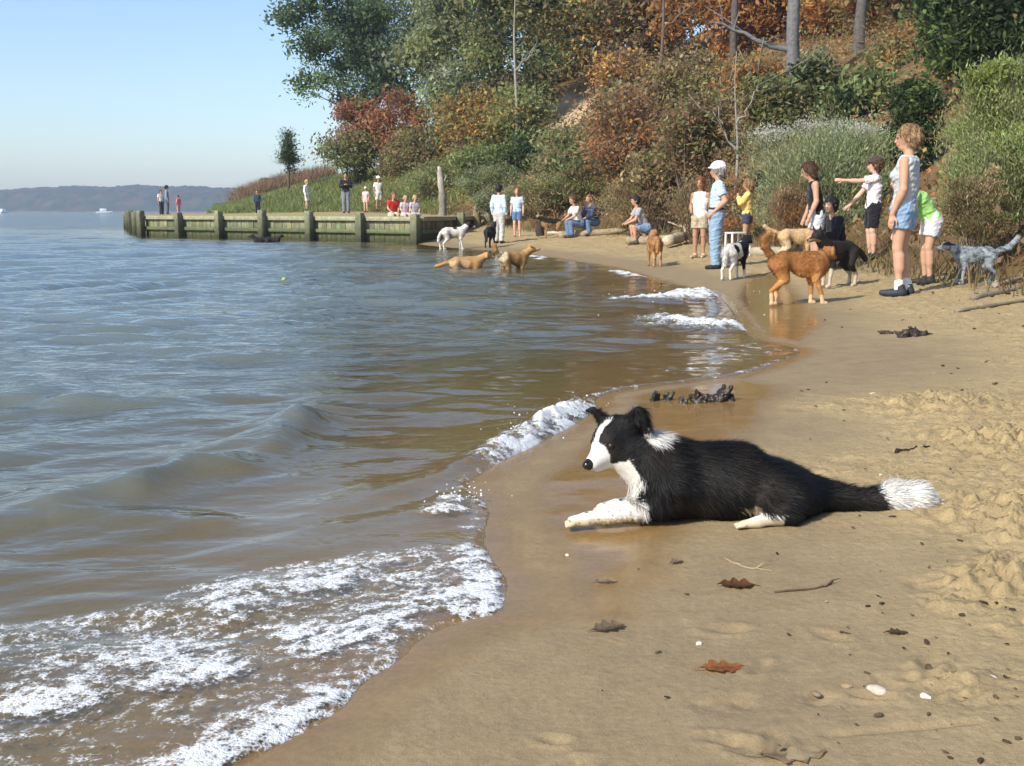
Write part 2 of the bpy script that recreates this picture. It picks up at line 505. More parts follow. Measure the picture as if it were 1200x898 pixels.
    C = C*(1-hill[..., None])+hc*hill[..., None]
    sc = pd(655, 132, 57.0)
    q = ((X-sc[0])/2.6)**2+((Y-sc[1])/3.4)**2
    C = mix(C, (.46, .33, .2), (1-sstep(q+.5*lit, .6, 1.1))*hill)
    wet = np.clip(damp*.4+film*.65, 0, 1)*(1-hill)
    V = np.stack([X, Y, Z], -1).reshape(-1, 3)
    t = NT('sand_and_soil')
    col = t.attr('Col').outputs['Color']
    co = t.coord()
    g1 = t.noise(260, 3, .7, co); g2 = t.noise(36, 5, .6, co); g3 = t.noise(5, 5, .6, co)
    w = t.attr('wet').outputs['Fac']
    dryf = t.math('SUBTRACT', 1.0, w)
    c1_ = varcol(t, col, 7, .12); c2 = varcol(t, c1_, 55, .13); c3 = varcol(t, c2, 420, .22, 2)
    vo = t.n('ShaderNodeTexVoronoi'); vo.inputs['Scale'].default_value = 70; t.l(co, vo.inputs['Vector'])
    dots = t.math('MULTIPLY', t.math('SUBTRACT', 1.0, t.ramp(vo.outputs['Distance'], .10, .2)), t.ramp(g2, .56, .62))
    c4 = t.mixc(t.math('MULTIPLY', dots, .6), c3, (.09, .055, .03))
    st = t.noise(3.5, 4, .6, t.coord((1, 5, 1)))
    c4 = t.mixc(t.math('MULTIPLY', t.math('MULTIPLY', t.ramp(st, .5, .7), w), .35), c4, (.33, .2, .075))
    hgt = t.math('ADD', t.math('MULTIPLY', g1, .25), t.math('ADD', g2, t.math('MULTIPLY', g3, 1.5)))
    bm = t.n('ShaderNodeBump'); bm.inputs['Distance'].default_value = .012
    t.l(hgt, bm.inputs['Height'])
    t.l(t.math('ADD', .04, t.math('MULTIPLY', t.math('POWER', dryf, 1.5), .85)), bm.inputs['Strength'])
    ro = t.n('ShaderNodeMapRange', clamp=True); ro.inputs['From Min'].default_value = .3; ro.inputs['From Max'].default_value = .95
    ro.inputs['To Min'].default_value = .85; ro.inputs['To Max'].default_value = .13
    t.l(w, ro.inputs['Value'])
    sp = t.math('ADD', .12, t.math('MULTIPLY', w, .20))
    m = t.fin(t.bsdf(c4, ro.outputs[0], sp, bm.outputs[0]))
    o = mesh_obj('ground', V, [gridfaces(*X.shape)], m, C=C.reshape(-1, 3), attrs={'wet': wet.ravel()})
    return set_props(o, 'sandy beach rising into a leaf strewn wooded bank', 'ground', kind='structure')
ground()
# ================================================================ water
def wave_h(X, Y, sd):
    g = np.random.default_rng(3)
    t = -sd
    W = np.zeros(X.shape)
    wx = 1.1*fbm(X*.35, Y*.35, 2, 51); wy = 1.1*fbm(X*.35, Y*.35, 2, 52)
    amp = .55+.9*np.clip(.5+perlin(X*.45, Y*.45, 53), 0, 1)
    for L, A, off in ((3.1, .020, .1), (2.1, .020, -.5), (1.45, .019, .45), (1.0, .016, -.15), (.72, .0155, .7), (.5, .012, -.7), (.36, .0085, .2), (.25, .0058, -.4), (.17, .0034, .5), (.12, .0018, -.1)):
        a = -math.pi/2+.25+off*.75
        k = 2*math.pi/L
        kk = min(1.0, L/1.2)
        ph = k*((X+wx*kk)*math.cos(a)+(Y+wy*kk)*math.sin(a))+g.uniform(0, 6.3)
        # long waves fade where the mesh cannot carry them
        fade = 1-sstep(Y*.011, L*.25, L*.5)
        s = np.sin(ph)
        W += A*(s+.25*np.cos(2*ph))*fade
    att = .10+.28*sstep(t, .1, 1.2)+.62*sstep(t, 1.0, 5.0)
    W = W*att*amp*(.72+.3*sstep(Y, 6, 25))
    return W
SWELLS = [([(-60, 612), (60, 592), (150, 580), (230, 556), (290, 535), (340, 505), (378, 486)], .14, .095),
          ([(-80, 640), (0, 618), (60, 606), (130, 606), (230, 612)], .10, .035),
          ([(-60, 462), (40, 466), (110, 478), (190, 486)], .3, .05),
          ([(390, 332), (460, 338), (540, 326)], .5, .05),
          ([(420, 590), (470, 575), (540, 556), (585, 541)], .10, .02),
          ([(560, 402), (660, 392), (720, 388)], .35, .035)]
BREAK = [([(588, 541), (620, 522), (650, 503), (676, 483), (702, 474)], .15, .06),
         ([(515, 600), (545, 588), (572, 590)], .08, .018),
         ([(762, 352), (800, 352), (836, 344)], .50, .06),
         ([(790, 378), (830, 384), (862, 384)], .45, .05),
         ([(728, 320), (750, 326)], .25, .035), ([(640, 304), (600, 297)], .2, .015)]
FRONT = [(-30, 930), (-200, 960), (-260, 780), (-60, 740), (120, 708), (250, 672), (330, 655), (430, 640), (560, 632), (605, 650), (622, 684), (612, 734), (555, 752), (500, 772), (492, 790), (440, 822), (412, 856), (332, 898), (295, 916), (280, 970)]
THIN = [(702, 470), (730, 452), (800, 446), (870, 438), (930, 418), (948, 411), (915, 402), (880, 394), (868, 372), (840, 400), (790, 412), (730, 440)]
def water():
    ys = np.concatenate([np.exp(np.linspace(np.log(.55), np.log(7.5), 620)), np.exp(np.linspace(np.log(7.53), np.log(62), 560)), np.exp(np.linspace(np.log(63), np.log(2600), 80))])
    X, Y = fan(ys, 760, lambda y: .5+.66*y)
    # slide the fan left: open water lies that way
    X = X-.12*Y
    sd = SD(X, Y); t = -sd
    W = wave_h(X, Y, sd)
    jx, jy = .10*fbm(X*2.5, Y*2.5, 2, 61), .10*fbm(X*2.5, Y*2.5, 2, 62)
    for pl, sg, hh in SWELLS:
        p = pxs(pl); d = polydist(X+jx, Y+jy, p)
        # ends taper
        e = np.minimum(np.hypot(X-p[0][0], Y-p[0][1]), np.hypot(X-p[-1][0], Y-p[-1][1]))
        W += hh*np.exp(-(d/sg)**2)*(.45+.55*sstep(e, 0, 3*sg))*(.8+.5*perlin(X*3, Y*3, 63))
    foam = np.zeros(X.shape)
    fn = fbm(X*9, Y*9, 4, 71); fn2 = fbm(X*3, Y*3, 3, 72)
    hi = fbm(X*26, Y*26, 3, 73)
    for pl, sg, hh in BREAK:
        p = pxs(pl); wf = sstep(Y, 8, 12)*.38; d = polydist(X+jx*.6+wf*fbm(X*1.6, Y*1.1, 3, 64), Y+jy*.6+wf*fbm(X*1.6, Y*1.1, 3, 65), p)
        e = np.exp(-(d/sg)**2)
        W += hh*e*(.7+.8*np.clip(fn+.2, -.2, 1)+.35*hi)
        foam = np.maximum(foam, e*(.72+1.0*fn+.45*fn2+.25*hi))
    # spent wash in front of the camera: lacy, denser at its lip
    p = pxs(FRONT); ins = inpoly(X+jx*.4, Y+jy*.4, p); d = polydist(X+jx*.4, Y+jy*.4, p+[p[0]])
    sx = X*math.cos(.5)+Y*math.sin(.5); sy = -X*math.sin(.5)+Y*math.cos(.5)
    wq = .12*fbm(X*4, Y*4, 3, 75)
    cell = np.abs(fbm((sx+wq)*4.2, (sy+wq)*8.5, 4, 76, .6))
    lace = 1-sstep(cell, .02, .26)
    big = sstep(fbm(sx*1.7, sy*3.4, 3, 77), -.30, .35)
    lipd = np.where(sd < 0, t, 9)
    cell2 = np.abs(fbm((sx+wq)*11, (sy+wq)*17, 3, 78, .6)); lace2 = 1-sstep(cell2, .0, .22)
    fr = np.where(ins, sstep(d, 0, .10), 0)*(.285+.24*lace*(.5+.5*big)+.20*lace2*(.55+.45*big)+.30*big*(.6+.9*fn)+.22*np.exp(-(lipd/.08)**2)*(.3+.9*sstep(fn2, -.3, .4))-.24*sstep(-fn2, .0, .5))
    foam = np.maximum(foam, fr)
    p = pxs(THIN); ins = inpoly(X, Y, p); d = polydist(X, Y, p+[p[0]])
    foam = np.maximum(foam, np.where(ins, sstep(d, 0, .3), 0)*(.30+.5*np.clip(fn*1.4, -.3, .8)))
    # scraps of foam elsewhere near the edge
    scr = sstep(fbm(X*4, Y*7, 4, 79), .42, .6)*(1-sstep(t, .2, 1.6))*.55*(sd < 0)
    foam = np.maximum(foam, scr)
    # a thin broken line of froth along the whole edge
    foam = np.maximum(foam, np.exp(-((t-.03)/.05)**2)*(.30+.5*fn+.3*fn2)*(sd < 0))
    foam = np.clip(foam, 0, 1.1)
    W += np.clip(foam-.35, 0, .8)*(.007+.006*hi)*(Y < 20)
    lip = .011*sstep(t, 0, .035)
    W = np.where(sd < 0, W*sstep(t, 0, .15)+lip, -.02-np.clip(sd, 0, 1)*.3)
    g = H(X, Y, sd, np.full(X.shape, -1.0))
    depth = np.clip(W-g, 0, 5)
    V = np.stack([X, Y, W], -1).reshape(-1, 3)
    q = gridfaces(*X.shape, keep=(sd < .06))
    V, q, foam, depth = compact(V, q, foam.ravel(), depth.ravel())
    m = NT('lake_water')
    co = m.coord()
    fo = m.attr('foam').outputs['Fac']; de = m.attr('depth').outputs['Fac']
    # ripples too fine for the mesh
    r1 = m.noise(4.5, 3, .55, m.coord((.8, 1.25, 1)), .4); r2 = m.noise(17, 3, .5, m.coord((.8, 1.2, 1)), .3); r0 = m.noise(1.3, 3, .5, m.coord((.7, 1.3, 1)), .5)
    hgt = m.math('ADD', m.math('MULTIPLY', r1, .062), m.math('ADD', m.math('MULTIPLY', r2, .016), m.math('MULTIPLY', r0, .08)))
    bm = m.n('ShaderNodeBump'); bm.inputs['Distance'].default_value = 1.0
    m.l(hgt, bm.inputs['Height'])
    m.l(m.math('ADD', .10, m.math('MULTIPLY', m.ramp(de, .02, .30), .58)), bm.inputs['Strength'])
    nm = bm.outputs[0]
    fac = m.math('SUBTRACT', 1.0, m.math('POWER', 2.718, m.math('MULTIPLY', de, -7.0)))
    murk_sky = m.mixc(m.ramp(de, .14, .48), m.mixc(m.ramp(de, .02, .16), (.160, .128, .062), (.145, .172, .158)), (.135, .190, .225))  # brown murk in the shallows; deeper tones have sky reflection painted into the colour
    dif = m.n('ShaderNodeBsdfDiffuse'); m.l(murk_sky, dif.inputs['Color'])
    trn = m.n('ShaderNodeBsdfTransparent'); m.l(m.mixc(m.ramp(de, 0, .15), (1, .99, .96), (.9, .82, .62)), trn.inputs['Color'])
    body = m.n('ShaderNodeMixShader'); m.l(fac, body.inputs[0]); m.l(trn.outputs[0], body.inputs[1]); m.l(dif.outputs[0], body.inputs[2])
    gl = m.n('ShaderNodeBsdfGlossy'); gl.inputs['Roughness'].default_value = .05; m.l(nm, gl.inputs['Normal'])
    lw = m.n('ShaderNodeLayerWeight'); lw.inputs['Blend'].default_value = .5; m.l(nm, lw.inputs['Normal'])
    frv = m.math('ADD', .025, m.math('MULTIPLY', m.math('POWER', lw.outputs['Facing'], 4.6), .97))
    surf = m.n('ShaderNodeMixShader'); m.l(frv, surf.inputs[0]); m.l(body.outputs[0], surf.inputs[1]); m.l(gl.outputs[0], surf.inputs[2])
    f1 = m.noise(38, 4, .65, co); f2 = m.noise(120, 3, .6, co)
    vo = m.n('ShaderNodeTexVoronoi', feature='DISTANCE_TO_EDGE'); vo.inputs['Scale'].default_value = 85; m.l(co, vo.inputs['Vector'])
    ed = m.math('SUBTRACT', .08, m.math('MULTIPLY', m.ramp(vo.outputs['Distance'], 0, .3), .16))
    v = m.math('ADD', fo, m.math('ADD', m.math('MULTIPLY', m.math('SUBTRACT', f1, .5), 1.35), m.math('ADD', m.math('MULTIPLY', m.math('SUBTRACT', f2, .5), .5), ed)))
    ff = m.math('MULTIPLY', m.ramp(v, .40, .82), m.ramp(fo, .10, .3))
    fb = m.bump(m.math('ADD', f1, m.math('MULTIPLY', f2, .6)), .8, .012)
    white = m.n('ShaderNodeBsdfDiffuse'); white.inputs['Color'].default_value = (.80, .82, .83, 1); m.l(fb, white.inputs['Normal'])
    fin = m.n('ShaderNodeMixShader'); m.l(m.math('MULTIPLY', ff, .88), fin.inputs[0]); m.l(surf.outputs[0], fin.inputs[1]); m.l(white.outputs[0], fin.inputs[2])
    o = mesh_obj('water', V, [q], m.fin(fin.outputs[0]), attrs={'foam': foam, 'depth': depth})
    return set_props(o, 'rippled blue lake turning brown and foamy at the sand', 'water', kind='structure')
water()
# ---- far shore
def far_hills():
    xs = np.linspace(-1500, 1100, 1300); t = np.linspace(0, 1, 40)
    X, T = np.meshgrid(xs, t)
    D = 1150+120*perlin(X*.0016, X*0, 81)
    Y = D+T*170
    top = 28+3*perlin(X*.0042, X*0, 82)+2.5*perlin(X*.016, X*0, 84)+3*sstep(X, -700, -480)*(1-sstep(X, -430, -250))
    prof = sstep(T, 0, .35)*(.72+.28*sstep(T, .3, 1))
    Z = -1+top*prof+5.0*fbm(X*.07, T*9, 4, 83, .65)*sstep(T, .03, .2)
    n = fbm(X*.05, T*14, 3, 85)
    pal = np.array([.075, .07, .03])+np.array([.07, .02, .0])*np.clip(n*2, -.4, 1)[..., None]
    pal = pal*.62+np.array([-.012, .0, .012])  # distance haze also painted in: canopy colour shifted towards blue
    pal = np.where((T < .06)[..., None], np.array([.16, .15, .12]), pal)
    o = mesh_obj('hills', np.stack([X, Y, Z], -1).reshape(-1, 3), [gridfaces(*X.shape)], mat_col('far_wood', .95, .05, .08, .45), C=pal.reshape(-1, 3))
    set_props(o, 'low wooded far shore fading blue across the lake', 'hills', kind='structure')
far_hills()
# ================================================================ people
SKIN = (.50, .29, .19); TAN = (.40, .22, .135); PALE = (.60, .37, .27)
A3 = lambda *v: np.array(v, float)
def stand(): 
    J = dict(hip=A3(0, 0, .525), chest=A3(-.005, 0, .715), neck=A3(-.012, 0, .825), head=A3(.008, 0, .928))
    for s, n in ((1, 'L'), (-1, 'R')):
        J['h'+n] = A3(0, .048*s, .505); J['k'+n] = A3(.012, .054*s, .285); J['a'+n] = A3(-.012, .056*s, .045); J['t'+n] = A3(.085, .072*s, .018)
        J['s'+n] = A3(-.012, .098*s, .795); J['e'+n] = A3(-.025, .128*s, .635); J['w'+n] = A3(.025, .132*s, .495); J['f'+n] = A3(.04, .13*s, .42)
    return J
def sit(seat=.26, lean=.06, knee_up=0.0, leg=.16):
    J = dict(hip=A3(0, 0, seat), chest=A3(lean*.6, 0, seat+.195), neck=A3(lean, 0, seat+.305), head=A3(lean+.03, 0, seat+.41))
    for s, n in ((1, 'L'), (-1, 'R')):
        J['h'+n] = A3(0.01, .048*s, seat-.005); J['k'+n] = A3(.225, .07*s, seat+knee_up); J['a'+n] = A3(leg+.04, .065*s, .045); J['t'+n] = A3(leg+.14, .08*s, .018)
        J['s'+n] = A3(lean-.012, .095*s, seat+.275); J['e'+n] = A3(lean+.06, .13*s, seat+.13); J['w'+n] = A3(lean+.16, .08*s, seat+.07+knee_up*.5); J['f'+n] = A3(lean+.21, .06*s, seat+.045+knee_up*.5)
    return J
def person(label, loc, face, height, top, bottom, hair, J=None, skin=SKIN, shoes=(.02, .02, .022), voxel=None, build=1.0, group='people on the beach', extra=None, headyaw=0.0, socks=None, fingers=False, detail=True):
    J = J or stand()
    d = loc[1]
    h = voxel or min(.017, max(.008, d*.00055))
    root = empty('person', loc, R(face)); set_props(root, label, 'person', group)
    Hh = height; b = build
    P = {k: v*Hh for k, v in J.items()}
    S = np.array([0, 1.0, 0])*Hh
    fwd_ax = unit(np.cross(S, P['chest']-P['hip']))
    torso = [cap(P['hip']-S*.036*b, P['hip']+S*.036*b, .062*Hh*b, k=.02*Hh, flat=(fwd_ax, .9)),
             cap(P['hip']-S*.0+A3(0, 0, .0), P['hip']*.35+P['chest']*.65, .066*Hh*b, .064*Hh*b, k=.03*Hh, flat=(fwd_ax, .8)),
             cap(P['chest']-S*.038*b, P['chest']+S*.038*b, .060*Hh*b, k=.035*Hh, flat=(fwd_ax, .85)),
             cap(P['hip']*.4+P['chest']*.6-S*.025*b, P['hip']*.4+P['chest']*.6+S*.025*b, .052*Hh*b, k=.03*Hh, flat=(fwd_ax, .85)),
             cap(P['sL']*.85+P['chest']*.15-S*.012, P['sR']*.85+P['chest']*.15+S*.012, .036*Hh*b, k=.035*Hh)]
    if top.get('bust'):
        for s in (1, -1): torso.append(cap(P['chest']+fwd_ax*.038*Hh+S*.032*s+unit(P['hip']-P['chest'])*.005*Hh, P['chest']+fwd_ax*.044*Hh+S*.034*s, .030*Hh, k=.02*Hh))
    thigh = {}; shin = []; arm = {}; fore = []; hand = []; feet = []
    for n in 'LR':
        thigh[n] = [cap(P['h'+n], P['k'+n], .053*Hh*b, .031*Hh*b, k=.02*Hh)]
        kk, aa = P['k'+n], P['a'+n]
        shin += [cap(kk, aa, .0295*Hh*b, .0195*Hh, k=.012*Hh), cap(kk*.78+aa*.22-fwd_ax*.010*Hh, kk*.5+aa*.5-fwd_ax*.008*Hh, .030*Hh*b, .027*Hh*b, k=.02*Hh)]
        feet += [cap(aa+A3(-.018, 0, -.024)*Hh, P['t'+n]*.5+aa*.5+A3(0, 0, -.018)*Hh, .0215*Hh, .020*Hh, k=.012*Hh), cap(P['t'+n]*.5+aa*.5+A3(0, 0, -.018)*Hh, P['t'+n]-A3(0, 0, .003)*Hh, .021*Hh, .0145*Hh, k=.01*Hh)]
        arm[n] = [cap(P['s'+n], P['e'+n], .030*Hh*b, .023*Hh*b, k=.012*Hh)]
        e, w, f = P['e'+n], P['w'+n], P['f'+n]
        fore += [cap(e, w, .024*Hh*b, .0155*Hh, k=.01*Hh), cap(e*.8+w*.2, e*.6+w*.4, .0245*Hh*b, .022*Hh*b, k=.012*Hh)]
        u = unit(f-w); sd_ = unit(np.cross(u, S)) if abs(u[1]) < .9 else A3(1, 0, 0)
        pal = unit(np.cross(u, sd_))           # palm normal is sideways
        if fingers:
            hand += [cap(w+u*.012*Hh, w+u*.042*Hh, .016*Hh, .0185*Hh, k=.008*Hh, flat=(pal, .6))]
            for q, (o, L) in enumerate(((-.013, .040), (-.0045, .046), (.0045, .043), (.013, .034))):
                k0 = w+u*.046*Hh+sd_*o*Hh; k1 = k0+u*L*.5*Hh+pal*.001*Hh; k2 = k1+unit(u-pal*.45*(1 if n == 'R' else -1))*L*.5*Hh
                hand += [cap(k0, k1, .0058*Hh, .0054*Hh, k=.001*Hh), cap(k1, k2, .0054*Hh, .0045*Hh, k=.002*Hh)]
            th = w+u*.018*Hh-sd_*.014*Hh
            hand += [cap(th, th-sd_*.016*Hh+u*.022*Hh, .007*Hh, .0062*Hh, k=.004*Hh), cap(th-sd_*.016*Hh+u*.022*Hh, th-sd_*.018*Hh+u*.040*Hh, .006*Hh, .005*Hh, k=.002*Hh)]
        else:
            hand += [cap(w, w*.45+f*.55, .0165*Hh, .017*Hh, k=.008*Hh, flat=(pal, .7))]
            for o, L in ((-.011, .5), (-.004, .58), (.004, .55), (.011, .45)):
                k0 = w*.5+f*.5+sd_*o*Hh; hand += [cap(k0, k0+u*L*.07*Hh, .0065*Hh, .0058*Hh, k=.002*Hh)]
            hand += [cap(w+u*.01*Hh, w+u*.035*Hh-sd_*.024*Hh, .0075*Hh, .006*Hh, k=.004*Hh)]
    hd = P['head']; cy, sy = math.cos(R(headyaw)), math.sin(R(headyaw))
    hf = unit(A3(cy, sy, J.get('nod', 0.0))); hs = unit(np.cross(A3(0, 0, 1), hf)); hu = np.cross(hf, hs)
    hp = lambda a, s, u: hd+(hf*a+hs*s+hu*u)*Hh
    headp = [cap(hp(-.012, 0, .022), hp(.008, 0, .018), .052*Hh, k=.01*Hh, flat=(hs, .84)), cap(hp(.010, 0, -.005), hp(.018, 0, -.040), .043*Hh, .028*Hh, k=.02*Hh, flat=(hs, .88)),
             cap(hp(.052, 0, .005), hp(.062, 0, -.014), .006*Hh, .009*Hh, k=.008*Hh), cap(hp(.045, 0, -.034), hp(.049, 0, -.034), .010*Hh, k=.008*Hh), cap(hp(.048, -.02, .014), hp(.048, .02, .014), .006*Hh, k=.01*Hh)]
    for s in (1, -1): headp += [cap(hp(-.005, .046*s, .008), hp(-.008, .050*s, -.012), .010*Hh, .007*Hh, k=.004*Hh)]
    neck = [cap(P['neck']-A3(0, 0, .01)*Hh, hp(-.012, 0, -.02), .030*Hh*b, .028*Hh, k=.02*Hh)]
    allp = torso+thigh['L']+thigh['R']+shin+feet+arm['L']+arm['R']+fore+hand+neck+headp
    V, Q = sdf_mesh(allp, h, it=1)
    C = np.ones_like(V)*np.array(skin)
    rel = (V-hd)/Hh; la, ls, lu = rel@hf, rel@hs, rel@hu
    hm = (la > .02) & (np.linalg.norm(rel, axis=1) < .09)
    C[hm & (np.abs(np.abs(ls)-.019) < .010) & (np.abs(lu-.008) < .006)] *= .25
    C[hm & (np.abs(ls) < .017) & (np.abs(lu+.034) < .006)] *= np.array([.75, .4, .4])
    C[hm & (np.abs(np.abs(ls)-.019) < .012) & (np.abs(lu-.020) < .004)] *= .5
    mesh_obj('body', V, [Q], MSKIN, root, C=C)
    def part(name, prims, infl, col, mat=MCLOTH, planes=(), hh=h):
        if not prims: return
        v, q = sdf_mesh(prims, hh, planes, infl*Hh, it=1)
        nn = vnormals(v, q)
        if mat is MCLOTH:
            fo_ = fbm(v[:, 0]*16+v[:, 2]*5+len(v)*.1, v[:, 1]*16+v[:, 2]*9, 3, 7)+.6*perlin(v[:, 2]*26+v[:, 0]*9, v[:, 1]*11, 5)
            v = v+nn*(np.clip(fo_+.25, 0, 1.2)*.009*Hh)[:, None]
        if mat is MHAIR: v = v+nn*(np.clip(fbm(v[:, 0]*32, v[:, 1]*32+v[:, 2]*14, 3, 5)+.15, 0, 1)*.014*Hh)[:, None]
        c = np.ones_like(v)*np.array(col) if not callable(col) else col(v/Hh)
        if mat is MHAIR:
            c = c*(1+.5*perlin(v[:, 0]*60, v[:, 1]*60+v[:, 2]*20, 3))[:, None]
            if d < 26: fur(v, q, c, 1500, .045*Hh/1.7, max(.004, d*.0005), lambda p: np.stack([-.6*np.ones(len(p)), 0*p[:, 0], -np.ones(len(p))], 1), .25, 4).build('hair_strand', MHAIR, root)
        return mesh_obj(name, v, [q], mat, root, C=c)
    # shirt
    k = top['kind']; up = unit(P['chest']-P['hip'])
    tp = [dict(p) for p in torso]
    sl = {'tee': .62, 'long': 1.0, 'cap': .35}.get(k)
    pl = [(P['hip']-up*top.get('hem', .02)*Hh, -up)]
    if k == 'tank': tp = tp[:-1]+[cap(P['chest']*.3+P['neck']*.7-S*.045, P['chest']*.3+P['neck']*.7+S*.045, .034*Hh, k=.03*Hh)]+torso[5:]; pl.append((P['neck']+up*.006*Hh, up))
    else: pl.append((P['neck']+up*.02*Hh, up))
    slv = []
    for n in 'LR':
        if sl:
            e = P['s'+n]+(P['e'+n]-P['s'+n])*sl
            slv.append(cap(P['s'+n], e, .031*Hh*b, .030*Hh*b, k=.012*Hh, cut=sl < 1))
            if sl == 1.0: slv.append(cap(P['e'+n], P['w'+n], .027*Hh, .021*Hh, k=.012*Hh, cut=True))
    if top.get('flare'): tp.append(cap(P['hip']-up*.02*Hh, P['hip']-up*(top['hem']+.05)*Hh, .06*Hh*b, top['flare']*Hh, k=.03*Hh))
    # planes would cut the sleeves of bent figures, so sleeves go on separately where they must
    if J.get('bent') and slv:
        part('shirt', tp, .009, top['col'], planes=pl); m_ = len(slv)//2; part('sleeve', slv[:m_], .009, top['col']); part('sleeve', slv[m_:], .009, top['col'])
    elif slv and sl == 1.0 or top.get('sep'):
        part('shirt', tp, .009, top['col'], planes=pl); m_ = len(slv)//2; part('sleeve', slv[:m_], .009, top['col']); part('sleeve', slv[m_:], .009, top['col'])
    else: part('shirt', tp+slv, .009, top['col'], planes=pl)
    # trousers
    kb = bottom['kind']; wp = (P['hip']+up*bottom.get('waist', .055)*Hh, up)
    bp = [torso[0], torso[1]]
    frac = {'shorts': bottom.get('len', .5), 'skirt': .55, 'pants': 1.0}[kb]
    if kb == 'skirt': bp = bp+[cap(P['hip']-up*.0, P['hip']-up*bottom.get('len', .2)*Hh, .066*Hh*b, .085*Hh*b, k=.02*Hh, cut=True)]
    else:
        for n in 'LR':
            e = P['h'+n]+(P['k'+n]-P['h'+n])*frac
            bp.append(cap(P['h'+n], e, .056*Hh*b, (.034+.024*(1-frac))*Hh*b+.004*Hh, k=.016*Hh, cut=frac < 1))
            if kb == 'pants':
                bp += [cap(P['k'+n], P['a'+n]+A3(0, 0, -.008)*Hh, .036*Hh*b, .034*Hh, k=.01*Hh, cut=True)]
    part({'shorts': 'shorts', 'skirt': 'skirt', 'pants': 'trousers'}[kb], bp, .007, bottom['col'], planes=[wp] if not J.get('sat') else ())
    if bottom.get('belt'):
        q = P['hip']+up*.05*Hh
        part('belt', [torso[0], torso[1]], .0125, bottom['belt'], planes=[(q+up*.012*Hh, up), (q-up*.012*Hh, -up)], hh=h*.8)
    if shoes: [part('shoe', feet[2*i_:2*i_+2]+[cap(P['a'+n_]+A3(-.016, 0, -.02)*Hh, P['a'+n_]+A3(-.006, 0, .006)*Hh, .023*Hh, .024*Hh, k=.01*Hh)], .004, shoes, MSHOE) for i_, n_ in ((0, 'L'), (1, 'R'))]
    if socks: [part('sock', [cap(P['a'+n_]+A3(0, 0, .0), P['a'+n_]*.86+P['k'+n_]*.14, .0235*Hh, .0245*Hh, k=.005)], .003, socks) for n_ in 'LR']
    # hair
    hc = hair['col']; hk = hair['kind']
    hpz = [cap(hp(-.022, 0, .028), hp(-.006, 0, .030), .054*Hh, k=.01*Hh, flat=(hs, .88)), cap(hp(-.030, 0, .0), hp(-.028, 0, -.018), .042*Hh, .034*Hh, k=.02*Hh)]
    cutf = [(hp(.043, 0, .022), unit(hf*.75-hu*.66))]
    if hk == 'long': hpz += [cap(hp(-.03, 0, 0), hp(-.038, 0, -.10), .042*Hh, .036*Hh, k=.02*Hh, flat=(hf, .7)), cap(hp(-.012, .04, 0), hp(-.016, .036, -.085), .017*Hh, .014*Hh, k=.015*Hh), cap(hp(-.012, -.04, 0), hp(-.016, -.036, -.085), .017*Hh, .014*Hh, k=.015*Hh)]
    if hk == 'tail': hpz += [cap(hp(-.065, 0, .02), hp(-.085, 0, -.06), .016*Hh, .012*Hh, k=.01*Hh)]
    if hk == 'bob': hpz += [cap(hp(-.028, 0, -.01), hp(-.03, 0, -.045), .044*Hh, .040*Hh, k=.02*Hh), cap(hp(-.01, .042, .01), hp(-.012, .04, -.03), .015*Hh, k=.015*Hh), cap(hp(-.01, -.042, .01), hp(-.012, -.04, -.03), .015*Hh, k=.015*Hh)]
    part('hair', hpz, .006 if hk != 'long' else .004, hc, MHAIR, planes=cutf)
    if hair.get('cap'):
        part('hat', [cap(hp(-.024, 0, .034), hp(-.010, 0, .034), .062*Hh, k=.01*Hh, flat=(hs, .92)), cap(hp(-.014, 0, .034), hp(.002, 0, .034), .056*Hh, k=.01*Hh, flat=(hs, .9)), cap(hp(.04, -.02, .038), hp(.04, .02, .038), .030*Hh, k=.006*Hh, flat=(hu, .22)), cap(hp(.062, -.015, .034), hp(.062, .015, .034), .026*Hh, k=.006*Hh, flat=(hu, .22))], .002, hair['cap'], planes=[(hp(0, 0, .022), -hu)])
    if extra: extra(root, P, Hh, part, hp)
    return root
def W2(px, d, z=None):
    p = pd(px, 300, d); x = p[0]; return (x, d, Hs(x, d) if z is None else z)
shirt = lambda k, c, **kw: dict(kind=k, col=c, **kw)
pants = lambda k, c, **kw: dict(kind=k, col=c, **kw)
hr = lambda k, c, cap_=None: dict(kind=k, col=c, cap=cap_)
BR = (.09, .045, .022); DK = (.018, .013, .011); BLOND = (.42, .28, .13); RED = (.2, .065, .03); LTB = (.26, .16, .08)
def fit(px, fy, hy):
    p = hit(px, fy); depth = p[1]/ray(px, fy)[1]
    zt = pd(px, hy, p[1])[2]
    return tuple(p), zt-p[2]
# -- right hand group
p, hh = fit(1054, 346, 149); print('woman', p, hh)
def denim(v):
    c = np.tile(np.array([.22, .34, .50]), (len(v), 1)); return c*(1+.25*fbm(v[:, 0]*30+v[:, 1]*30, v[:, 2]*30, 3, 4)[:, None])
J = stand(); J['wL'] = A3(.035, .125, .49); J['eL'] = A3(-.02, .125, .63)
J['tL'] = A3(.085, .075, .018); J['aL'] = A3(-.012, .062, .045); J['aR'] = A3(-.03, -.05, .045); J['tR'] = A3(.06, -.07, .018)
person('woman in grey blue tank top and faded denim shorts standing nearest on the right', p, 146, hh, shirt('tank', (.44, .47, .50), bust=True), pants('shorts', denim, len=.46, waist=.075), hr('short', LTB), J, SKIN, shoes=(.03, .035, .05), fingers=True, headyaw=22, socks=(.7, .7, .7))
p2, hh2 = fit(1075, 334, 190)
J = stand()
J.update(hip=A3(-.02, 0, .50), chest=A3(.085, 0, .655), neck=A3(.17, 0, .735), head=A3(.25, 0, .79), bent=True)
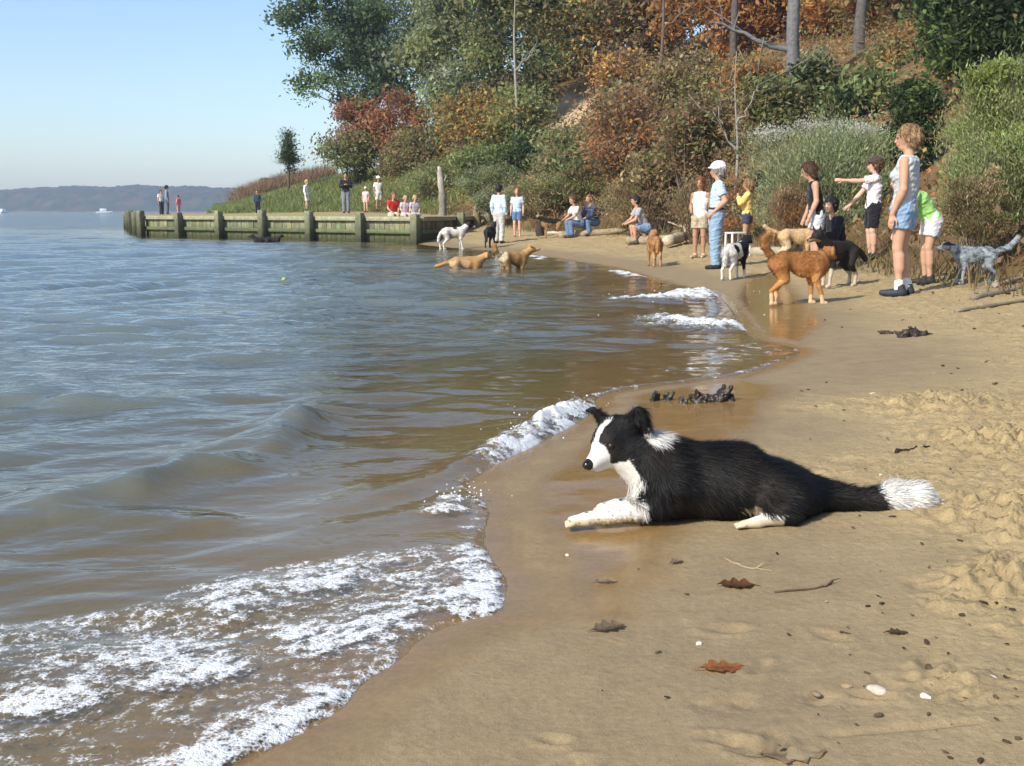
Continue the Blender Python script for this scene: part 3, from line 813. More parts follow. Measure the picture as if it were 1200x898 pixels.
for s, n in ((1, 'L'), (-1, 'R')):
    J['h'+n] = A3(-.02, .048*s, .485); J['s'+n] = A3(.155, .095*s, .70); J['e'+n] = A3(.17, .125*s, .545); J['w'+n] = A3(.225, .11*s, .42); J['f'+n] = A3(.25, .1*s, .35)
person('stooping person in bright green and white shirt partly behind the tank top woman', (p2[0]+.14, p2[1]+.1, Hs(p2[0]+.14, p2[1]+.1)), 178, 1.58, shirt('cap', (.28, .55, .16), hem=.04), pants('shorts', (.62, .60, .62), len=.55), hr('short', BR), J, SKIN, shoes=(.03, .03, .03), fingers=True)
p3, hh3 = fit(1020, 304, 186); print('point', p3, hh3)
J = stand()
J['sL'] = A3(.02, .09, .80); J['eL'] = A3(.18, .07, .775); J['wL'] = A3(.325, .06, .785); J['fL'] = A3(.40, .055, .79)
J['sR'] = A3(.0, -.095, .79); J['eR'] = A3(.09, -.13, .66); J['wR'] = A3(.19, -.13, .545); J['fR'] = A3(.25, -.125, .50)
person('person in white shirt and black shorts pointing straight out to the left', p3, 180, hh3, shirt('tee', (.74, .72, .74), sep=True), pants('shorts', (.018, .017, .024), len=.85, waist=.08), hr('short', BR, (.07, .045, .035)), J, PALE, shoes=(.02, .02, .02), fingers=True, headyaw=-10)
pb = W2(955, 16.4); 
J = stand(); J['chest'] = A3(.03, 0, .71); J['neck'] = A3(.05, 0, .815); J['head'] = A3(.09, 0, .905); J['nod'] = -.35
for s, n in ((1, 'L'), (-1, 'R')): J['s'+n] = A3(.04, .095*s, .79); J['e'+n] = A3(.03, .12*s, .64); J['w'+n] = A3(.085, .12*s, .50); J['f'+n] = A3(.11, .115*s, .43)
hb = pd(955, 192, 16.4)[2]-pb[2]; print('black', pb, hb)
person('long haired woman in black sleeveless top and pale shorts looking down at dogs', pb, 175, hb/.975, shirt('tank', (.014, .013, .016), hem=.03), pants('shorts', (.55, .57, .60), len=.5), hr('long', (.075, .035, .02)), J, SKIN)
ps = W2(984, 17.2)
J = sit(.17, .10, .12, .12); J['sat'] = True
person('crouching person in dark clothes between black top woman and pointing person', ps, 200, 1.65, shirt('long', (.02, .02, .024)), pants('pants', (.025, .025, .03)), hr('short', DK), J, PALE, headyaw=20)
p, hh = fit(838, 315, 192); print('man', p, hh)
def tee_print(v):      # faded lettering block on the chest
    c = np.tile(np.array([.46, .60, .74]), (len(v), 1))
    m = (v[:, 0] > .03) & (np.abs(v[:, 1]) < .045) & (np.abs(v[:, 2]-.70) < .028) & (np.sin(v[:, 1]*420) * np.sin(v[:, 2]*330) > -.1)
    c[m] = (.28, .38, .50); return c
J = stand(); J['eL'] = A3(-.07, .135, .645); J['wL'] = A3(.03, .115, .545); J['fL'] = A3(.07, .10, .51)
J['eR'] = A3(-.05, -.135, .645); J['wR'] = A3(.05, -.12, .55); J['fR'] = A3(.09, -.10, .52)
J['aL'] = A3(-.0, .056, .045); J['aR'] = A3(-.04, -.05, .045); J['tR'] = A3(.05, -.06, .018)
person('man in white cap, pale blue shirt and blue jeans standing by wet sand', p, 172, hh, shirt('tee', tee_print, hem=-.03), pants('pants', (.25, .36, .50), waist=.06, belt=(.03, .02, .015)), hr('short', (.3, .28, .26), (.80, .80, .78)), J, SKIN, build=1.12, fingers=True, headyaw=-18)
pw = W2(819, 22.0)
J = stand(); J['eR'] = A3(-.05, -.14, .65); J['wR'] = A3(.05, -.10, .58); J['fR'] = A3(.09, -.08, .57)
hw = pd(820, 209, 22.0)[2]-pw[2]; print('behind', hw)
person('red haired woman in white top and khaki shorts close behind the capped man', pw, -120, min(1.72, hw), shirt('tank', (.74, .74, .72)), pants('shorts', (.42, .36, .25), len=.6), hr('long', RED), J, TAN, shoes=(.5, .35, .25))
pg = W2(874, 22.0)
hg = pd(874, 210, 22.0)[2]-pg[2]; print('girl', hg)
J = stand(); J['eL'] = A3(.07, .12, .68); J['wL'] = A3(.12, .04, .76); J['fL'] = A3(.13, .01, .81); J['eR'] = A3(.06, -.12, .67); J['wR'] = A3(.12, -.05, .74); J['fR'] = A3(.13, -.02, .79)
person('girl in yellow top and navy shorts standing beside the white step stool', pg, 160, min(1.6, hg), shirt('long', (.72, .52, .16)), pants('shorts', (.05, .05, .10), len=.4), hr('bob', LTB), J, TAN)
# -- middle of the beach
def sitter(label, px, d, face, top, bottom, hair, skin=SKIN, height=1.68, seat=.24, lean=.12, ku=.02, leg=.15, z=None, J=None, group='people on the beach', shoes=(.1, .08, .07)):
    J = J or sit(seat, lean, ku, leg); J['sat'] = True
    return person(label, W2(px, d, z), face, height, top, bottom, hair, J, skin, shoes=shoes, group=group)
sitter('seated person in white shirt and blue jeans, left of the two on the far log', 679, 33.5, 205, shirt('tee', (.72, .70, .66)), pants('pants', (.13, .2, .34)), hr('short', BR))
sitter('seated person in navy jacket with ginger hair, right of the two on the far log', 697, 33.7, 215, shirt('long', (.03, .05, .12)), pants('pants', (.12, .2, .36)), hr('short', RED))
sitter('person in grey top and denim shorts sitting alone on a log', 757, 28.5, 190, shirt('tee', (.36, .34, .36)), pants('shorts', (.16, .26, .44), len=.7), hr('short', DK), lean=.16)
pm = W2(585, 33.0); hm = pd(585, 217, 33.0)[2]-pm[2]; print('far man', pm, hm)
person('dark haired man in pale blue shirt and light trousers beside a black dog', pm, 60, min(1.85, hm), shirt('long', (.52, .62, .72)), pants('pants', (.50, .50, .48)), hr('short', DK), None, SKIN)
pc = W2(606, 37.0); hc = pd(606, 219, 37.0)[2]-pc[2]; print('far kid', pc, hc)
person('fair haired child in blue and white shirt and blue shorts near the pilings', pc, -100, min(1.6, hc), shirt('tee', (.45, .55, .68)), pants('shorts', (.10, .18, .36), len=.7), hr('bob', (.35, .17, .07)), None, PALE, shoes=None)
# -- people on the bulkhead
G2 = 'people on the bulkhead'
def hang(label, px, d, top, bottom, hair, skin, height, shoes):
    J = sit(.0, .05, -.0, .2)
    for s, n in ((1, 'L'), (-1, 'R')):
        J['k'+n] = A3(.20, .06*s, .0); J['a'+n] = A3(.20, .055*s, -.21); J['t'+n] = A3(.28, .06*s, -.235)
        J['w'+n] = A3(.13, .08*s, .06); J['e'+n] = A3(.05, .13*s, .14); J['f'+n] = A3(.18, .06*s, .05)
    J['sat'] = True
    return person(label, W2(px, d, .94), -62, height, top, bottom, hair, J, skin, shoes=shoes, group=G2)
hang('person in red shirt and white shorts sitting on the bulkhead edge', 461, 38.6, shirt('tee', (.55, .035, .03)), pants('shorts', (.66, .60, .52), len=.8), hr('short', (.16, .08, .04)), SKIN, 1.62, (.6, .55, .5))
hang('child in pink shirt sitting on the bulkhead beside the red shirt', 475, 38.0, shirt('tee', (.68, .50, .55)), pants('shorts', (.55, .5, .5), len=.8), hr('bob', BLOND), PALE, 1.35, (.6, .4, .4))
hang('child in pale grey top sitting last on the bulkhead corner', 486, 37.5, shirt('tee', (.50, .46, .52)), pants('pants', (.34, .34, .38)), hr('bob', BLOND), PALE, 1.35, (.1, .1, .12))
def on_top(label, px, d, fy, hy, face, top, bottom, hair, skin=SKIN, J=None, **kw):
    z = W2(px, d)[2]; hgt = (fy-hy)*d*1.0/F
    print(label[:30], 'ground', round(z, 2), 'photo', round(CZ-(fy-248)*d/F, 2), 'h', round(hgt, 2))
    return person(label, W2(px, d), face, hgt, top, bottom, hair, J, skin, group=G2, **kw)
Jc = stand()
for s, n in ((1, 'L'), (-1, 'R')): Jc['e'+n] = A3(.02, .13*s, .66); Jc['w'+n] = A3(.11, .03*s, .70); Jc['f'+n] = A3(.12, -.02*s, .72)
on_top('person with folded arms in black top and grey trousers on the bulkhead', 407, 49, 250, 204, -80, shirt('long', (.02, .02, .03)), pants('pants', (.20, .21, .25)), hr('short', DK), SKIN, Jc)
on_top('small child in pale pink standing on sand behind the bulkhead', 430, 51, 246, 217, -100, shirt('tee', (.68, .52, .52), hem=.1), pants('shorts', (.6, .45, .45)), hr('short', BLOND, (.75, .7, .68)), PALE)
on_top('child in white hat and white clothes behind the pale pink child', 445, 53, 243, 204, -60, shirt('tee', (.74, .72, .66)), pants('shorts', (.7, .66, .58), len=.8), hr('short', BR, (.80, .78, .72)), TAN)
def pack(root, P, Hh, part, hp): part('backpack', [cap(P['chest']-A3(.10, 0, -.01)*Hh, P['chest']-A3(.09, 0, .09)*Hh, .05*Hh, .055*Hh, k=.02)], .0, (.03, .035, .06))
on_top('person in long white coat with a dark backpack on the bulkhead', 362, 57, 247, 212, -20, shirt('long', (.72, .72, .72), hem=.19, flare=.08), pants('shorts', (.6, .6, .6), len=.9), hr('short', BLOND), PALE, None, extra=pack)
on_top('small boy in dark navy clothes standing alone on the bulkhead', 304, 50, 250, 223, -80, shirt('long', (.03, .06, .11)), pants('pants', (.02, .025, .04)), hr('short', BR), SKIN, shoes=(.7, .7, .7))
on_top('adult in grey blue jacket at the outer end of the bulkhead', 199, 61, 249, 216, 20, shirt('long', (.20, .25, .34)), pants('pants', (.08, .10, .15)), hr('short', DK))
on_top('person in white top at the far left end of the bulkhead', 192, 62.5, 249, 221, -40, shirt('tee', (.66, .66, .68)), pants('pants', (.05, .05, .08)), hr('short', BR))
on_top('small child in pink standing beside the adult in grey blue', 212, 60, 249, 227, 150, shirt('long', (.60, .20, .24)), pants('pants', (.5, .25, .28)), hr('short', BR))
# ================================================================ dogs
def dog(label, loc, face, S, coat, ears='drop', tail=None, head=(.63, 0, 1.07), nose=None, legs=None, furlen=.03, furn=6000, voxel=None, thick=1.0, collar=None, wet=False, stance=0, muzzle=1.0, clearance=None):
    d = loc[1]; h = voxel or min(.016, max(.006, d*.00055))
    root = empty('dog', loc, R(face)); set_props(root, label, 'dog', 'dogs on the beach')
    t = thick; head = A3(*head); nose = A3(*(nose or (head+A3(.26, 0, -.09))))
    hv = unit(nose-head); hs = unit(np.cross(A3(0, 0, 1), hv)); hu = np.cross(hv, hs)
    P = [cap((.27, 0, .70), (.05, 0, .72), .20*t, .185*t, k=.08, flat=((0, 1, 0), .82)), cap((.05, 0, .73), (-.36, 0, .80), .172*t, .112*t, k=.08, flat=((0, 1, 0), .85)),
         cap((-.38, 0, .77), (-.47, 0, .76), .155*t, .14*t, k=.07, flat=((0, 1, 0), .9)), cap((.20, 0, .86), (-.35, 0, .86), .085*t, .075*t, k=.08),
         cap((.30, 0, .80), head-hv*.03-hu*.02, .155*t, .105, k=.07), cap(head, head+hv*.03, .108, .10, k=.03), cap(head+hv*.06-hu*.03, nose-hu*.01, .066*muzzle, .043*muzzle, k=.04)]
    L = legs or {}
    for s, n in ((1, 'L'), (-1, 'R')):
        f = L.get('f'+n, 0.0); b = L.get('b'+n, 0.0); lf = L.get('lift'+n, 0)
        P += [cap((.27, .085*s, .66), (.22+f*.2, .10*s, .47), .105*t, .062, k=.05), cap((.22+f*.2, .10*s, .47), (.255+f*.75, .10*s, .22), .055, .038, k=.02),
              cap((.255+f*.75, .10*s, .22), (.26+f, .10*s, .045), .036, .036, k=.015), cap((.26+f, .10*s, .035), (.325+f, .10*s, .03), .040, .036, k=.015)]
        P += [cap((-.42, .08*s, .70), (-.32+b*.3, .105*s, .47), .135*t, .082, k=.05), cap((-.32+b*.3, .105*s, .47), (-.53+b*.8, .10*s, .26), .070, .040, k=.02),
              cap((-.53+b*.8, .10*s, .26), (-.50+b, .10*s, .05), .038, .036, k=.015), cap((-.50+b, .10*s, .035), (-.43+b, .10*s, .03), .040, .036, k=.015)]
    for e in (1, -1):
        base = head+hu*.075+hs*.065*e-hv*.03
        if ears == 'prick': P += [cap(base, base+hu*.13+hs*.035*e, .045, .012, k=.02, flat=(hv, .5))]
        elif ears == 'semi': P += [cap(base, base+hu*.06+hs*.05*e, .045, .035, k=.02, flat=(hv, .5)), cap(base+hu*.06+hs*.05*e, base+hu*.02+hs*.085*e+hv*.03, .033, .02, k=.01)]
        else: P += [cap(base+hs*.02*e, base+hs*.055*e-hu*.13, .035, .05, k=.02, flat=(hs, .45))]
    tail = tail or [(-.58, 0, .80), (-.78, 0, .70), (-.95, 0, .55)]
    tr = [.06, .062, .062, .055, .048, .035, .02]
    T = [A3(-.50, 0, .80)]+[A3(*q) for q in tail]
    for i in range(len(T)-1): P += [cap(T[i], T[i+1], tr[i], tr[i+1], k=.03)]
    V, Q = sdf_mesh([dict(p, a=p['a']*S, b=p['b']*S, ra=p['ra']*S, rb=p['rb']*S, k=p['k']*S) for p in P], h, it=1)
    C = coat(V/S)
    C = C*(1+.12*fbm(V[:, 0]*14+V[:, 1]*9, V[:, 2]*14, 3, 8)[:, None])
    mesh_obj('body', V, [Q], MCOAT, root, C=C)
    if furn:
        def flow(p):
            q = p/S
            g = np.stack([-np.ones(len(p)), 0*p[:, 0], -.45-.6*(q[:, 2] < .6)], 1)
            hd = np.linalg.norm(q-head, axis=1) < .3
            g[hd] = -hv-.2*hu
            return g
        lf = lambda p: np.where(np.linalg.norm(p/S-head, axis=1) < .3, .4, 1.0)*np.where(p[:, 2]/S < .4, .45, 1.0)
        fur(V, Q, C, furn, furlen, max(.003, d*.00035), flow, .3, 3, lf, .3).build('fur', MFUR, root)
    mb = MB()
    v, q = sdf_mesh([cap((nose+hv*.012)*S, (nose+hv*.02+hu*.005)*S, .026*S, k=.004)], h*.7, it=0); mb.add(v, q, (.012, .011, .011)); mb.build('nose', MGLOSS, root)
    for e in (1, -1):
        c = head+hv*.085+hu*.025+hs*.055*e
        v, q = sdf_mesh([cap(c*S, (c+hv*.004)*S, .016*S, k=.002)], min(h*.7, .006*S), it=0); mb = MB(); mb.add(v, q, (.015, .01, .006)); mb.build('eye', MGLOSS, root)
    if collar:
        a, b = A3(.30, 0, .80), head
        c = a*.45+b*.55; u = unit(b-a); w1 = A3(0, 1, 0); w2 = np.cross(u, w1)
        th = np.linspace(0, 2*np.pi, 25); r = (.155*t*.45+.105*.55)+.012
        tp = np.array([c+w1*math.cos(x)*r+w2*math.sin(x)*r for x in th])*S
        mb = MB(); mb.add(*tube(tp, np.full(25, .018*S), 6, False), col=collar); mb.build('collar', MPLAST, root)
    return root
flatc = lambda c: (lambda q: np.tile(np.array(c, float), (len(q), 1)))
def patches(base, spots):
    def f(q):
        c = np.tile(np.array(base, float), (len(q), 1))
        n = .10*fbm(q[:, 0]*5+q[:, 1]*3, q[:, 2]*5, 3, 9)
        for cen, rad, col in spots:
            m = (((q-np.array(cen))/np.array(rad))**2).sum(1) < 1+n*4
            c[m] = col
        return c
    return f
# orange dog with the curled tail
p = hit(938, 357); print('orange', p)
ginger = patches((.42, .185, .06), [((0, 0, .45), (.6, .5, .16), (.55, .28, .10)), ((-.55, 0, .1), (.3, .4, .15), (.62, .42, .24)), ((.35, 0, .08), (.3, .4, .12), (.62, .42, .24)), ((-.60, .0, 1.2), (.08, .2, .2), (.60, .33, .13)), ((.75, 0, 1.0), (.25, .3, .06), (.5, .25, .1))])
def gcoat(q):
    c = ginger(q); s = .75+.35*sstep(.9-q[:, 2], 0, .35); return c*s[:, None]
S_ = .60
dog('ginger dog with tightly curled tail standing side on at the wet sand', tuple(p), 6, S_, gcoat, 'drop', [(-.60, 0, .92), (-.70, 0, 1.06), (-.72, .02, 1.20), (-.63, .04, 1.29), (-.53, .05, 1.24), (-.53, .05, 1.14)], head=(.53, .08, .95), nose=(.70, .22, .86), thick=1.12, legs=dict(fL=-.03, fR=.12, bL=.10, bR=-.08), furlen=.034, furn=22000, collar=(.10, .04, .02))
# dark brindle dog beyond it
p = hit(990, 338); print('brindle', p)
dog('black and tan dog with white socks behind the ginger dog', (p[0]-.05, p[1]+.25, Hs(p[0], p[1]+.25)), 215, .62, patches((.022, .018, .016), [((.3, 0, .15), (.3, .5, .24), (.45, .38, .3)), ((-.5, 0, .12), (.3, .5, .2), (.45, .38, .3)), ((.35, 0, .6), (.12, .1, .2), (.5, .48, .45)), ((.80, 0, .96), (.2, .2, .05), (.3, .18, .1))]), 'prick', legs=dict(fL=.05, bR=-.08), furn=5000)
# pale tan dog between
pt = W2(935, 18.6)
dog('pale tan dog standing in front of the long haired woman', pt, 8, .62, patches((.52, .36, .19), [((-.3, 0, .5), (.4, .4, .16), (.62, .48, .32))]), 'drop', [(-.68, 0, .86), (-.86, 0, .92), (-.98, .0, 1.02)], furn=4000, head=(.66, 0, .98), nose=(.88, .05, .86))
# black and white dog, rear view
p = hit(862, 327); print('bw', p)
dog('black and white dog seen from behind near the man in jeans', tuple(p), 52, .55, patches((.66, .64, .60), [((.25, -.1, .80), (.22, .25, .24), (.016, .015, .016)), ((.70, 0, 1.05), (.35, .4, .25), (.014, .013, .014)), ((-.25, -.15, .80), (.16, .12, .16), (.016, .015, .016)), ((.2, -.1, .45), (.18, .2, .22), (.015, .014, .015))]), 'drop', [(-.60, 0, .74), (-.66, 0, .55), (-.68, 0, .38)], furn=6000, furlen=.045, legs=dict(bL=-.1, fR=.06), thick=1.08)
# brown dog, rear view
p = hit(766, 312); print('brown', p)
dog('lean red brown dog seen from behind at the water edge', tuple(p), 95, .60, patches((.33, .165, .065), [((-.6, 0, .62), (.14, .08, .18), (.55, .42, .28)), ((-.5, 0, .2), (.2, .3, .25), (.42, .24, .12))]), 'drop', [(-.64, .02, .78), (-.70, .05, .62), (-.72, .06, .45)], furn=7000, furlen=.02, thick=.9, head=(.58, -.12, 1.02), nose=(.78, -.3, .94))
# alsatian
p = hit(645, 279); print('gsd', p)
dog('black and tan shepherd dog standing on the dry sand with tail up', tuple(p), 192, .62, patches((.30, .19, .08), [((0, 0, .95), (.6, .3, .26), (.016, .014, .012)), ((.86, 0, 1.0), (.16, .15, .12), (.02, .016, .014)), ((-.7, 0, .9), (.2, .2, .2), (.05, .035, .02)), ((.55, 0, .95), (.2, .25, .16), (.016, .014, .012))]), 'prick', [(-.64, 0, .92), (-.74, 0, 1.06), (-.78, 0, 1.2)], furn=7000)
# white dog with dark head
p = hit(533, 291); p = np.array([*gp(533, 292, .0)[:2], 0.0]); p[2] = Hs(p[0], p[1]); print('white', p)
dog('white dog with a dark head standing at the edge of the shallows', tuple(p), 18, .66, patches((.70, .66, .60), [((.68, 0, 1.1), (.22, .25, .17), (.04, .025, .018)), ((.0, 0, .92), (.10, .2, .07), (.05, .04, .03))]), 'drop', [(-.62, 0, .70), (-.70, 0, .52), (-.72, 0, .36)], furn=7000, legs=dict(bL=-.12, fR=.05), thick=1.0)
# two golden dogs wading
g1 = gp(548, 314); dog('wet golden dog lying low in the shallows, left of the pair', (g1[0], g1[1], -.36), 16, .60, patches((.46, .27, .11), [((-.3, 0, .7), (.4, .3, .2), (.55, .38, .2))]), 'drop', [(-.68, 0, .76), (-.86, .02, .70), (-1.0, .05, .66)], head=(.62, 0, .98), nose=(.86, .04, .92), furn=7000, thick=1.05)
g2 = gp(603, 316); dog('wet golden dog wading with muzzle raised, right of the pair', (g2[0], g2[1], -.24), 40, .60, patches((.43, .25, .095), [((-.5, 0, .8), (.2, .2, .3), (.62, .5, .34))]), 'semi', [(-.62, 0, .86), (-.74, .0, 1.0), (-.78, 0, 1.16)], head=(.60, -.08, 1.0), nose=(.82, -.2, 1.02), furn=7000)
# dark dogs swimming by the wall
s1 = gp(306, 285); dog('black dog swimming beside the bulkhead with its head up', (s1[0], s1[1], -.30), 190, .52, flatc((.02, .018, .018)), 'prick', head=(.55, 0, 1.02), nose=(.78, 0, 1.0), furn=0)
s2 = gp(317, 285); dog('dark brown dog swimming just right of the black one', (s2[0], s2[1]+.4, -.29), 20, .52, flatc((.035, .026, .022)), 'drop', head=(.52, 0, 1.0), nose=(.74, 0, .98), furn=0)
# black dog with the far man
pk = W2(575, 31.0); dog('black dog sitting up close beside the far man in light trousers', pk, 75, .62, flatc((.022, .021, .024)), 'prick', [(-.60, 0, .72), (-.66, 0, .5), (-.68, 0, .3)], furn=1500)
# blue speckled dog at the bushes
p = hit(1138, 333); print('blue', p)
def merle(q):
    c = np.tile(np.array([.25, .285, .315]), (len(q), 1))
    n = fbm(q[:, 0]*9+q[:, 1]*5, q[:, 2]*9, 3, 14); c[n > .18] = (.10, .11, .125); c[n < -.25] = (.34, .37, .40)
    hd = np.linalg.norm(q-np.array([.70, 0, 1.02]), axis=1) < .22; c[hd & (q[:, 2] > .98)] = (.03, .03, .035)
    st = hd & (np.abs(q[:, 1]) < .04); c[st] = (.6, .6, .6); return c
dog('blue grey speckled dog standing in front of the tall right bush', tuple(p), 176, .47, merle, 'drop', [(-.66, 0, .88), (-.84, 0, .93), (-1.0, 0, 1.08), (-1.08, 0, 1.2)], head=(.68, 0, .98), nose=(.92, -.04, .92), furn=12000, furlen=.03, legs=dict(fR=.06, bL=-.08), thick=1.02)
# ================================================================ the collie
def collie():
    o = hit(880, 617); z0 = Hs(o[0], o[1]+.08)+.001
    root = empty('dog', (o[0], o[1]+.14, z0), 0); set_props(root, 'black and white long haired collie lying on the wet sand facing the water', 'dog', 'dogs on the beach')
    root.scale = (.965, .965, .965)
    root.rotation_euler = (0, -math.atan((Hs(o[0]+.35, o[1]+.1)-Hs(o[0]-.5, o[1]+.1))/.85)*.6, 0)
    sk = A3(-.432, .0, .283); ns = A3(-.545, -.085, .220)
    hv = unit(ns-sk); hs = unit(np.cross(hv, A3(0, 0, 1))); hs = -hs if hs[1] > 0 else hs      # hs points to the camera side
    hu = np.cross(hs, hv); hu = hu if hu[2] > 0 else -hu
    hp = lambda a, s, u: sk+hv*a+hs*s+hu*u
    P = [cap((-.22, 0, .122), (-.03, 0, .118), .124, .120, k=.06, flat=((0, 1, 0), .95)),
         cap((-.03, 0, .114), (.14, 0, .082), .116, .088, k=.06),
         cap((-.25, 0, .205), (.0, 0, .180), .055, .050, k=.06),
         cap((.11, -.055, .088), (.19, -.05, .066), .090, .066, k=.05), cap((.11, .06, .088), (.19, .055, .066), .088, .064, k=.05),
         cap((.16, 0, .075), (.31, 0, .052), .078, .044, k=.05),
         # shoulders, chest
         cap((-.27, -.055, .135), (-.29, -.05, .075), .088, .062, k=.05), cap((-.27, .055, .135), (-.29, .05, .075), .088, .062, k=.05),
         cap((-.30, 0, .15), (-.325, 0, .19), .095, .085, k=.05),
         # neck
         cap((-.26, 0, .190), (-.385, .005, .245), .090, .076, k=.05), cap((-.33, -.0, .18), (-.40, -.02, .225), .07, .05, k=.05),
         # head
         cap(hp(0, 0, .005), hp(.02, 0, .008), .072, .066, k=.02, flat=(hs, .94)), cap(hp(-.02, 0, 0), hp(-.05, 0, -.01), .060, .06, k=.03),
         cap(hp(.05, 0, -.012), hp(.125, 0, -.018), .049, .028, k=.03), cap(hp(.05, 0, -.042), hp(.110, 0, -.042), .032, .020, k=.015),
         cap(hp(.03, .025, -.03), hp(.02, .03, -.035), .035, .03, k=.03), cap(hp(.03, -.025, -.03), hp(.02, -.03, -.035), .035, .03, k=.03),
         cap(hp(.052, .028, .028), hp(.05, .032, .026), .016, k=.012), cap(hp(.052, -.028, .028), hp(.05, -.032, .026), .016, k=.012)]
    # ears: far one half pricked, near one folded back
    P += [cap(hp(-.015, -.052, .048), hp(-.01, -.078, .100), .034, .012, k=.012, flat=(hv, .5)), cap(hp(-.01, -.078, .100), hp(.012, -.090, .108), .012, .006, k=.006),
          cap(hp(-.035, .050, .042), hp(-.070, .075, .066), .034, .026, k=.012, flat=(hv, .7)), cap(hp(-.070, .075, .066), hp(-.064, .098, .018), .026, .016, k=.01)]
    # forelegs stretched ahead
    for s in (-1, 1):
        y = .075*s; dx = -.0 if s < 0 else .11
        P += [cap((-.30, y, .09), (-.375+dx, y, .055), .052, .041, k=.03), cap((-.375+dx, y, .050), (-.545+dx, y-.01, .024), .039, .023, k=.02),
              cap((-.545+dx, y-.01, .024), (-.595+dx, y-.015, .018), .024, .020, k=.012)]
        for q in (-.018, -.006, .006, .018): P += [cap((-.59+dx, y-.015+q, .016), (-.615+dx, y-.017+q*1.25, .010), .0095, .0085, k=.004)]
    # hind legs tucked: thigh, hock and a pale foot pointing forward
    for s in (-1, 1):
        y = .135*s if s < 0 else .12
        P += [cap((.14, y*.75, .075), (.08, y, .050), .072, .050, k=.04), cap((.10, y*1.05, .05), (.125, y*1.18, .030), .040, .026, k=.03),
              cap((.125, y*1.18, .030), (.02, y*1.22, .020), .022, .0175, k=.012), cap((.02, y*1.22, .018), (-.035, y*1.24, .013), .020, .013, k=.01)]
        for q in (-.014, 0, .014): P += [cap((-.03, y*1.24+q, .012), (-.055, y*1.24+q*1.2, .008), .008, .0065, k=.003)]
    # tail
    T = [(.27, 0, .065), (.36, -.005, .042), (.45, -.01, .036), (.52, -.015, .044), (.60, -.02, .042), (.66, -.02, .028)]
    Rr = [.050, .038, .038, .054, .050, .014]
    for i in range(5): P += [cap(T[i], T[i+1], Rr[i], Rr[i+1], k=.03)]
    h = .006
    V, Q = sdf_mesh(P, h, it=2)
    V[:, 2] = np.maximum(V[:, 2], -.004)
    BLK = np.array([.0075, .0072, .0078]); WHT = np.array([.66, .64, .60])
    def colour(p):
        r = np.random.default_rng(2)
        C = np.tile(BLK, (len(p), 1))
        n = .5*perlin(p[:, 0]*22+p[:, 1]*13, p[:, 2]*22, 6)
        brown = sstep(perlin(p[:, 0]*8+p[:, 1]*6, p[:, 2]*10, 16)+.2, 0, .6)
        C = C+brown[:, None]*np.array([.007, .005, .003])
        q = p-sk; a, s, u = q@hv, q@hs, q@hu
        head = (np.linalg.norm(q, axis=1) < .19)
        e = lambda c, rad: (((p-np.array(c))/np.array(rad))**2).sum(1)+n*.5
        m = head & (a > .0) & (np.abs(s+.002) < .013+.05*np.clip(a-.065, 0, .2)+.004*n) & (u > -.01)      # blaze
        m |= head & (a > .084+.01*n)                                              # muzzle
        m |= head & (u < -.045+.01*n) & (a > .045)                                  # chin
        m |= (e((-.448, -.05, .165), (.036, .065, .045)) < 1)                           # throat
        m |= (e((-.400, -.02, .11), (.042, .10, .070)) < 1)                            # breast
        m |= (e((-.298, -.015, .300), (.048, .075, .046)) < 1)                        # collar
        m |= (p[:, 0] < -.352+.02*n) & (p[:, 2] < .095) 
        m |= (p[:, 0] < .105+.01*n) & (p[:, 0] > -.08) & (np.abs(p[:, 1]) > .138) & (p[:, 2] < .05)
        m |= p[:, 0] > .475+.03*n-(p[:, 2]-.05)*.4
        C[m] = WHT
        sp = m & (p[:, 0] < -.36) & (p[:, 2] < .1) & (perlin(p[:, 0]*90+p[:, 1]*40, p[:, 2]*90, 31) > .55); C[sp] = (.16, .13, .10)
        dirt = m & (p[:, 2] < .03) & (p[:, 0] < .12); C[dirt] = C[dirt]*np.array([.85, .74, .55])
        buff = (e((.0, -.15, .03), (.07, .05, .04)) < 1) & ~m; C[buff] = (.28, .22, .14)
        return C
    C = colour(V)
    mesh_obj('body', V, [Q], MCOAT, root, C=C)
    def flow(p):
        g = np.stack([np.ones(len(p)), np.sign(p[:, 1])*.25*(np.abs(p[:, 1]) > .03), -.55*np.ones(len(p))], 1)
        low = p[:, 2] < .12; g[low] = np.array([.75, 0, -.5])
        q = p-sk; a = q@hv; head = (np.linalg.norm(q-hv*.04, axis=1) < .13)&(a > -.04); g[head] = -hv-.1*hu
        neck = (p[:, 0] < -.27)&~head; g[neck] = np.array([.45, 0, -1.0])
        leg = (p[:, 0] < -.36)&(p[:, 2] < .09); g[leg] = np.array([.8, 0, -.5])
        foot = (np.abs(p[:, 1]) > .14)&(p[:, 2] < .05); g[foot] = np.array([1.0, 0, -.2])
        tl = p[:, 0] > .3; g[tl] = np.array([1.0, -.1, -.05])+np.stack([0*p[tl, 0], 0*p[tl, 0], (p[tl, 2]-.055)*8], 1)
        return g
    def lenf(p):
        q = p-sk; a = q@hv
        L = np.ones(len(p))
        hd = (np.linalg.norm(q-hv*.04, axis=1) < .15); L[hd] = np.clip(.55-a[hd]*3.5, .12, .6)
        L[(p[:, 0] < -.36)&(p[:, 2] < .085)] = .38
        L[(p[:, 0] < -.5)&(p[:, 2] < .085)] = .16
        L[(np.abs(p[:, 1]) > .135)&(p[:, 2] < .05)&(p[:, 0] < .11)] = .18
        L[(p[:, 0] > .3)] = 1.15
        L[(p[:, 0] > .45)] = .95
        L[(((p-np.array((-.298, -.015, .300)))/.075)**2).sum(1) < 1] = .6
        L[(p[:, 0] < -.25)&(p[:, 2] > .08)&~hd] = 1.15
        return L
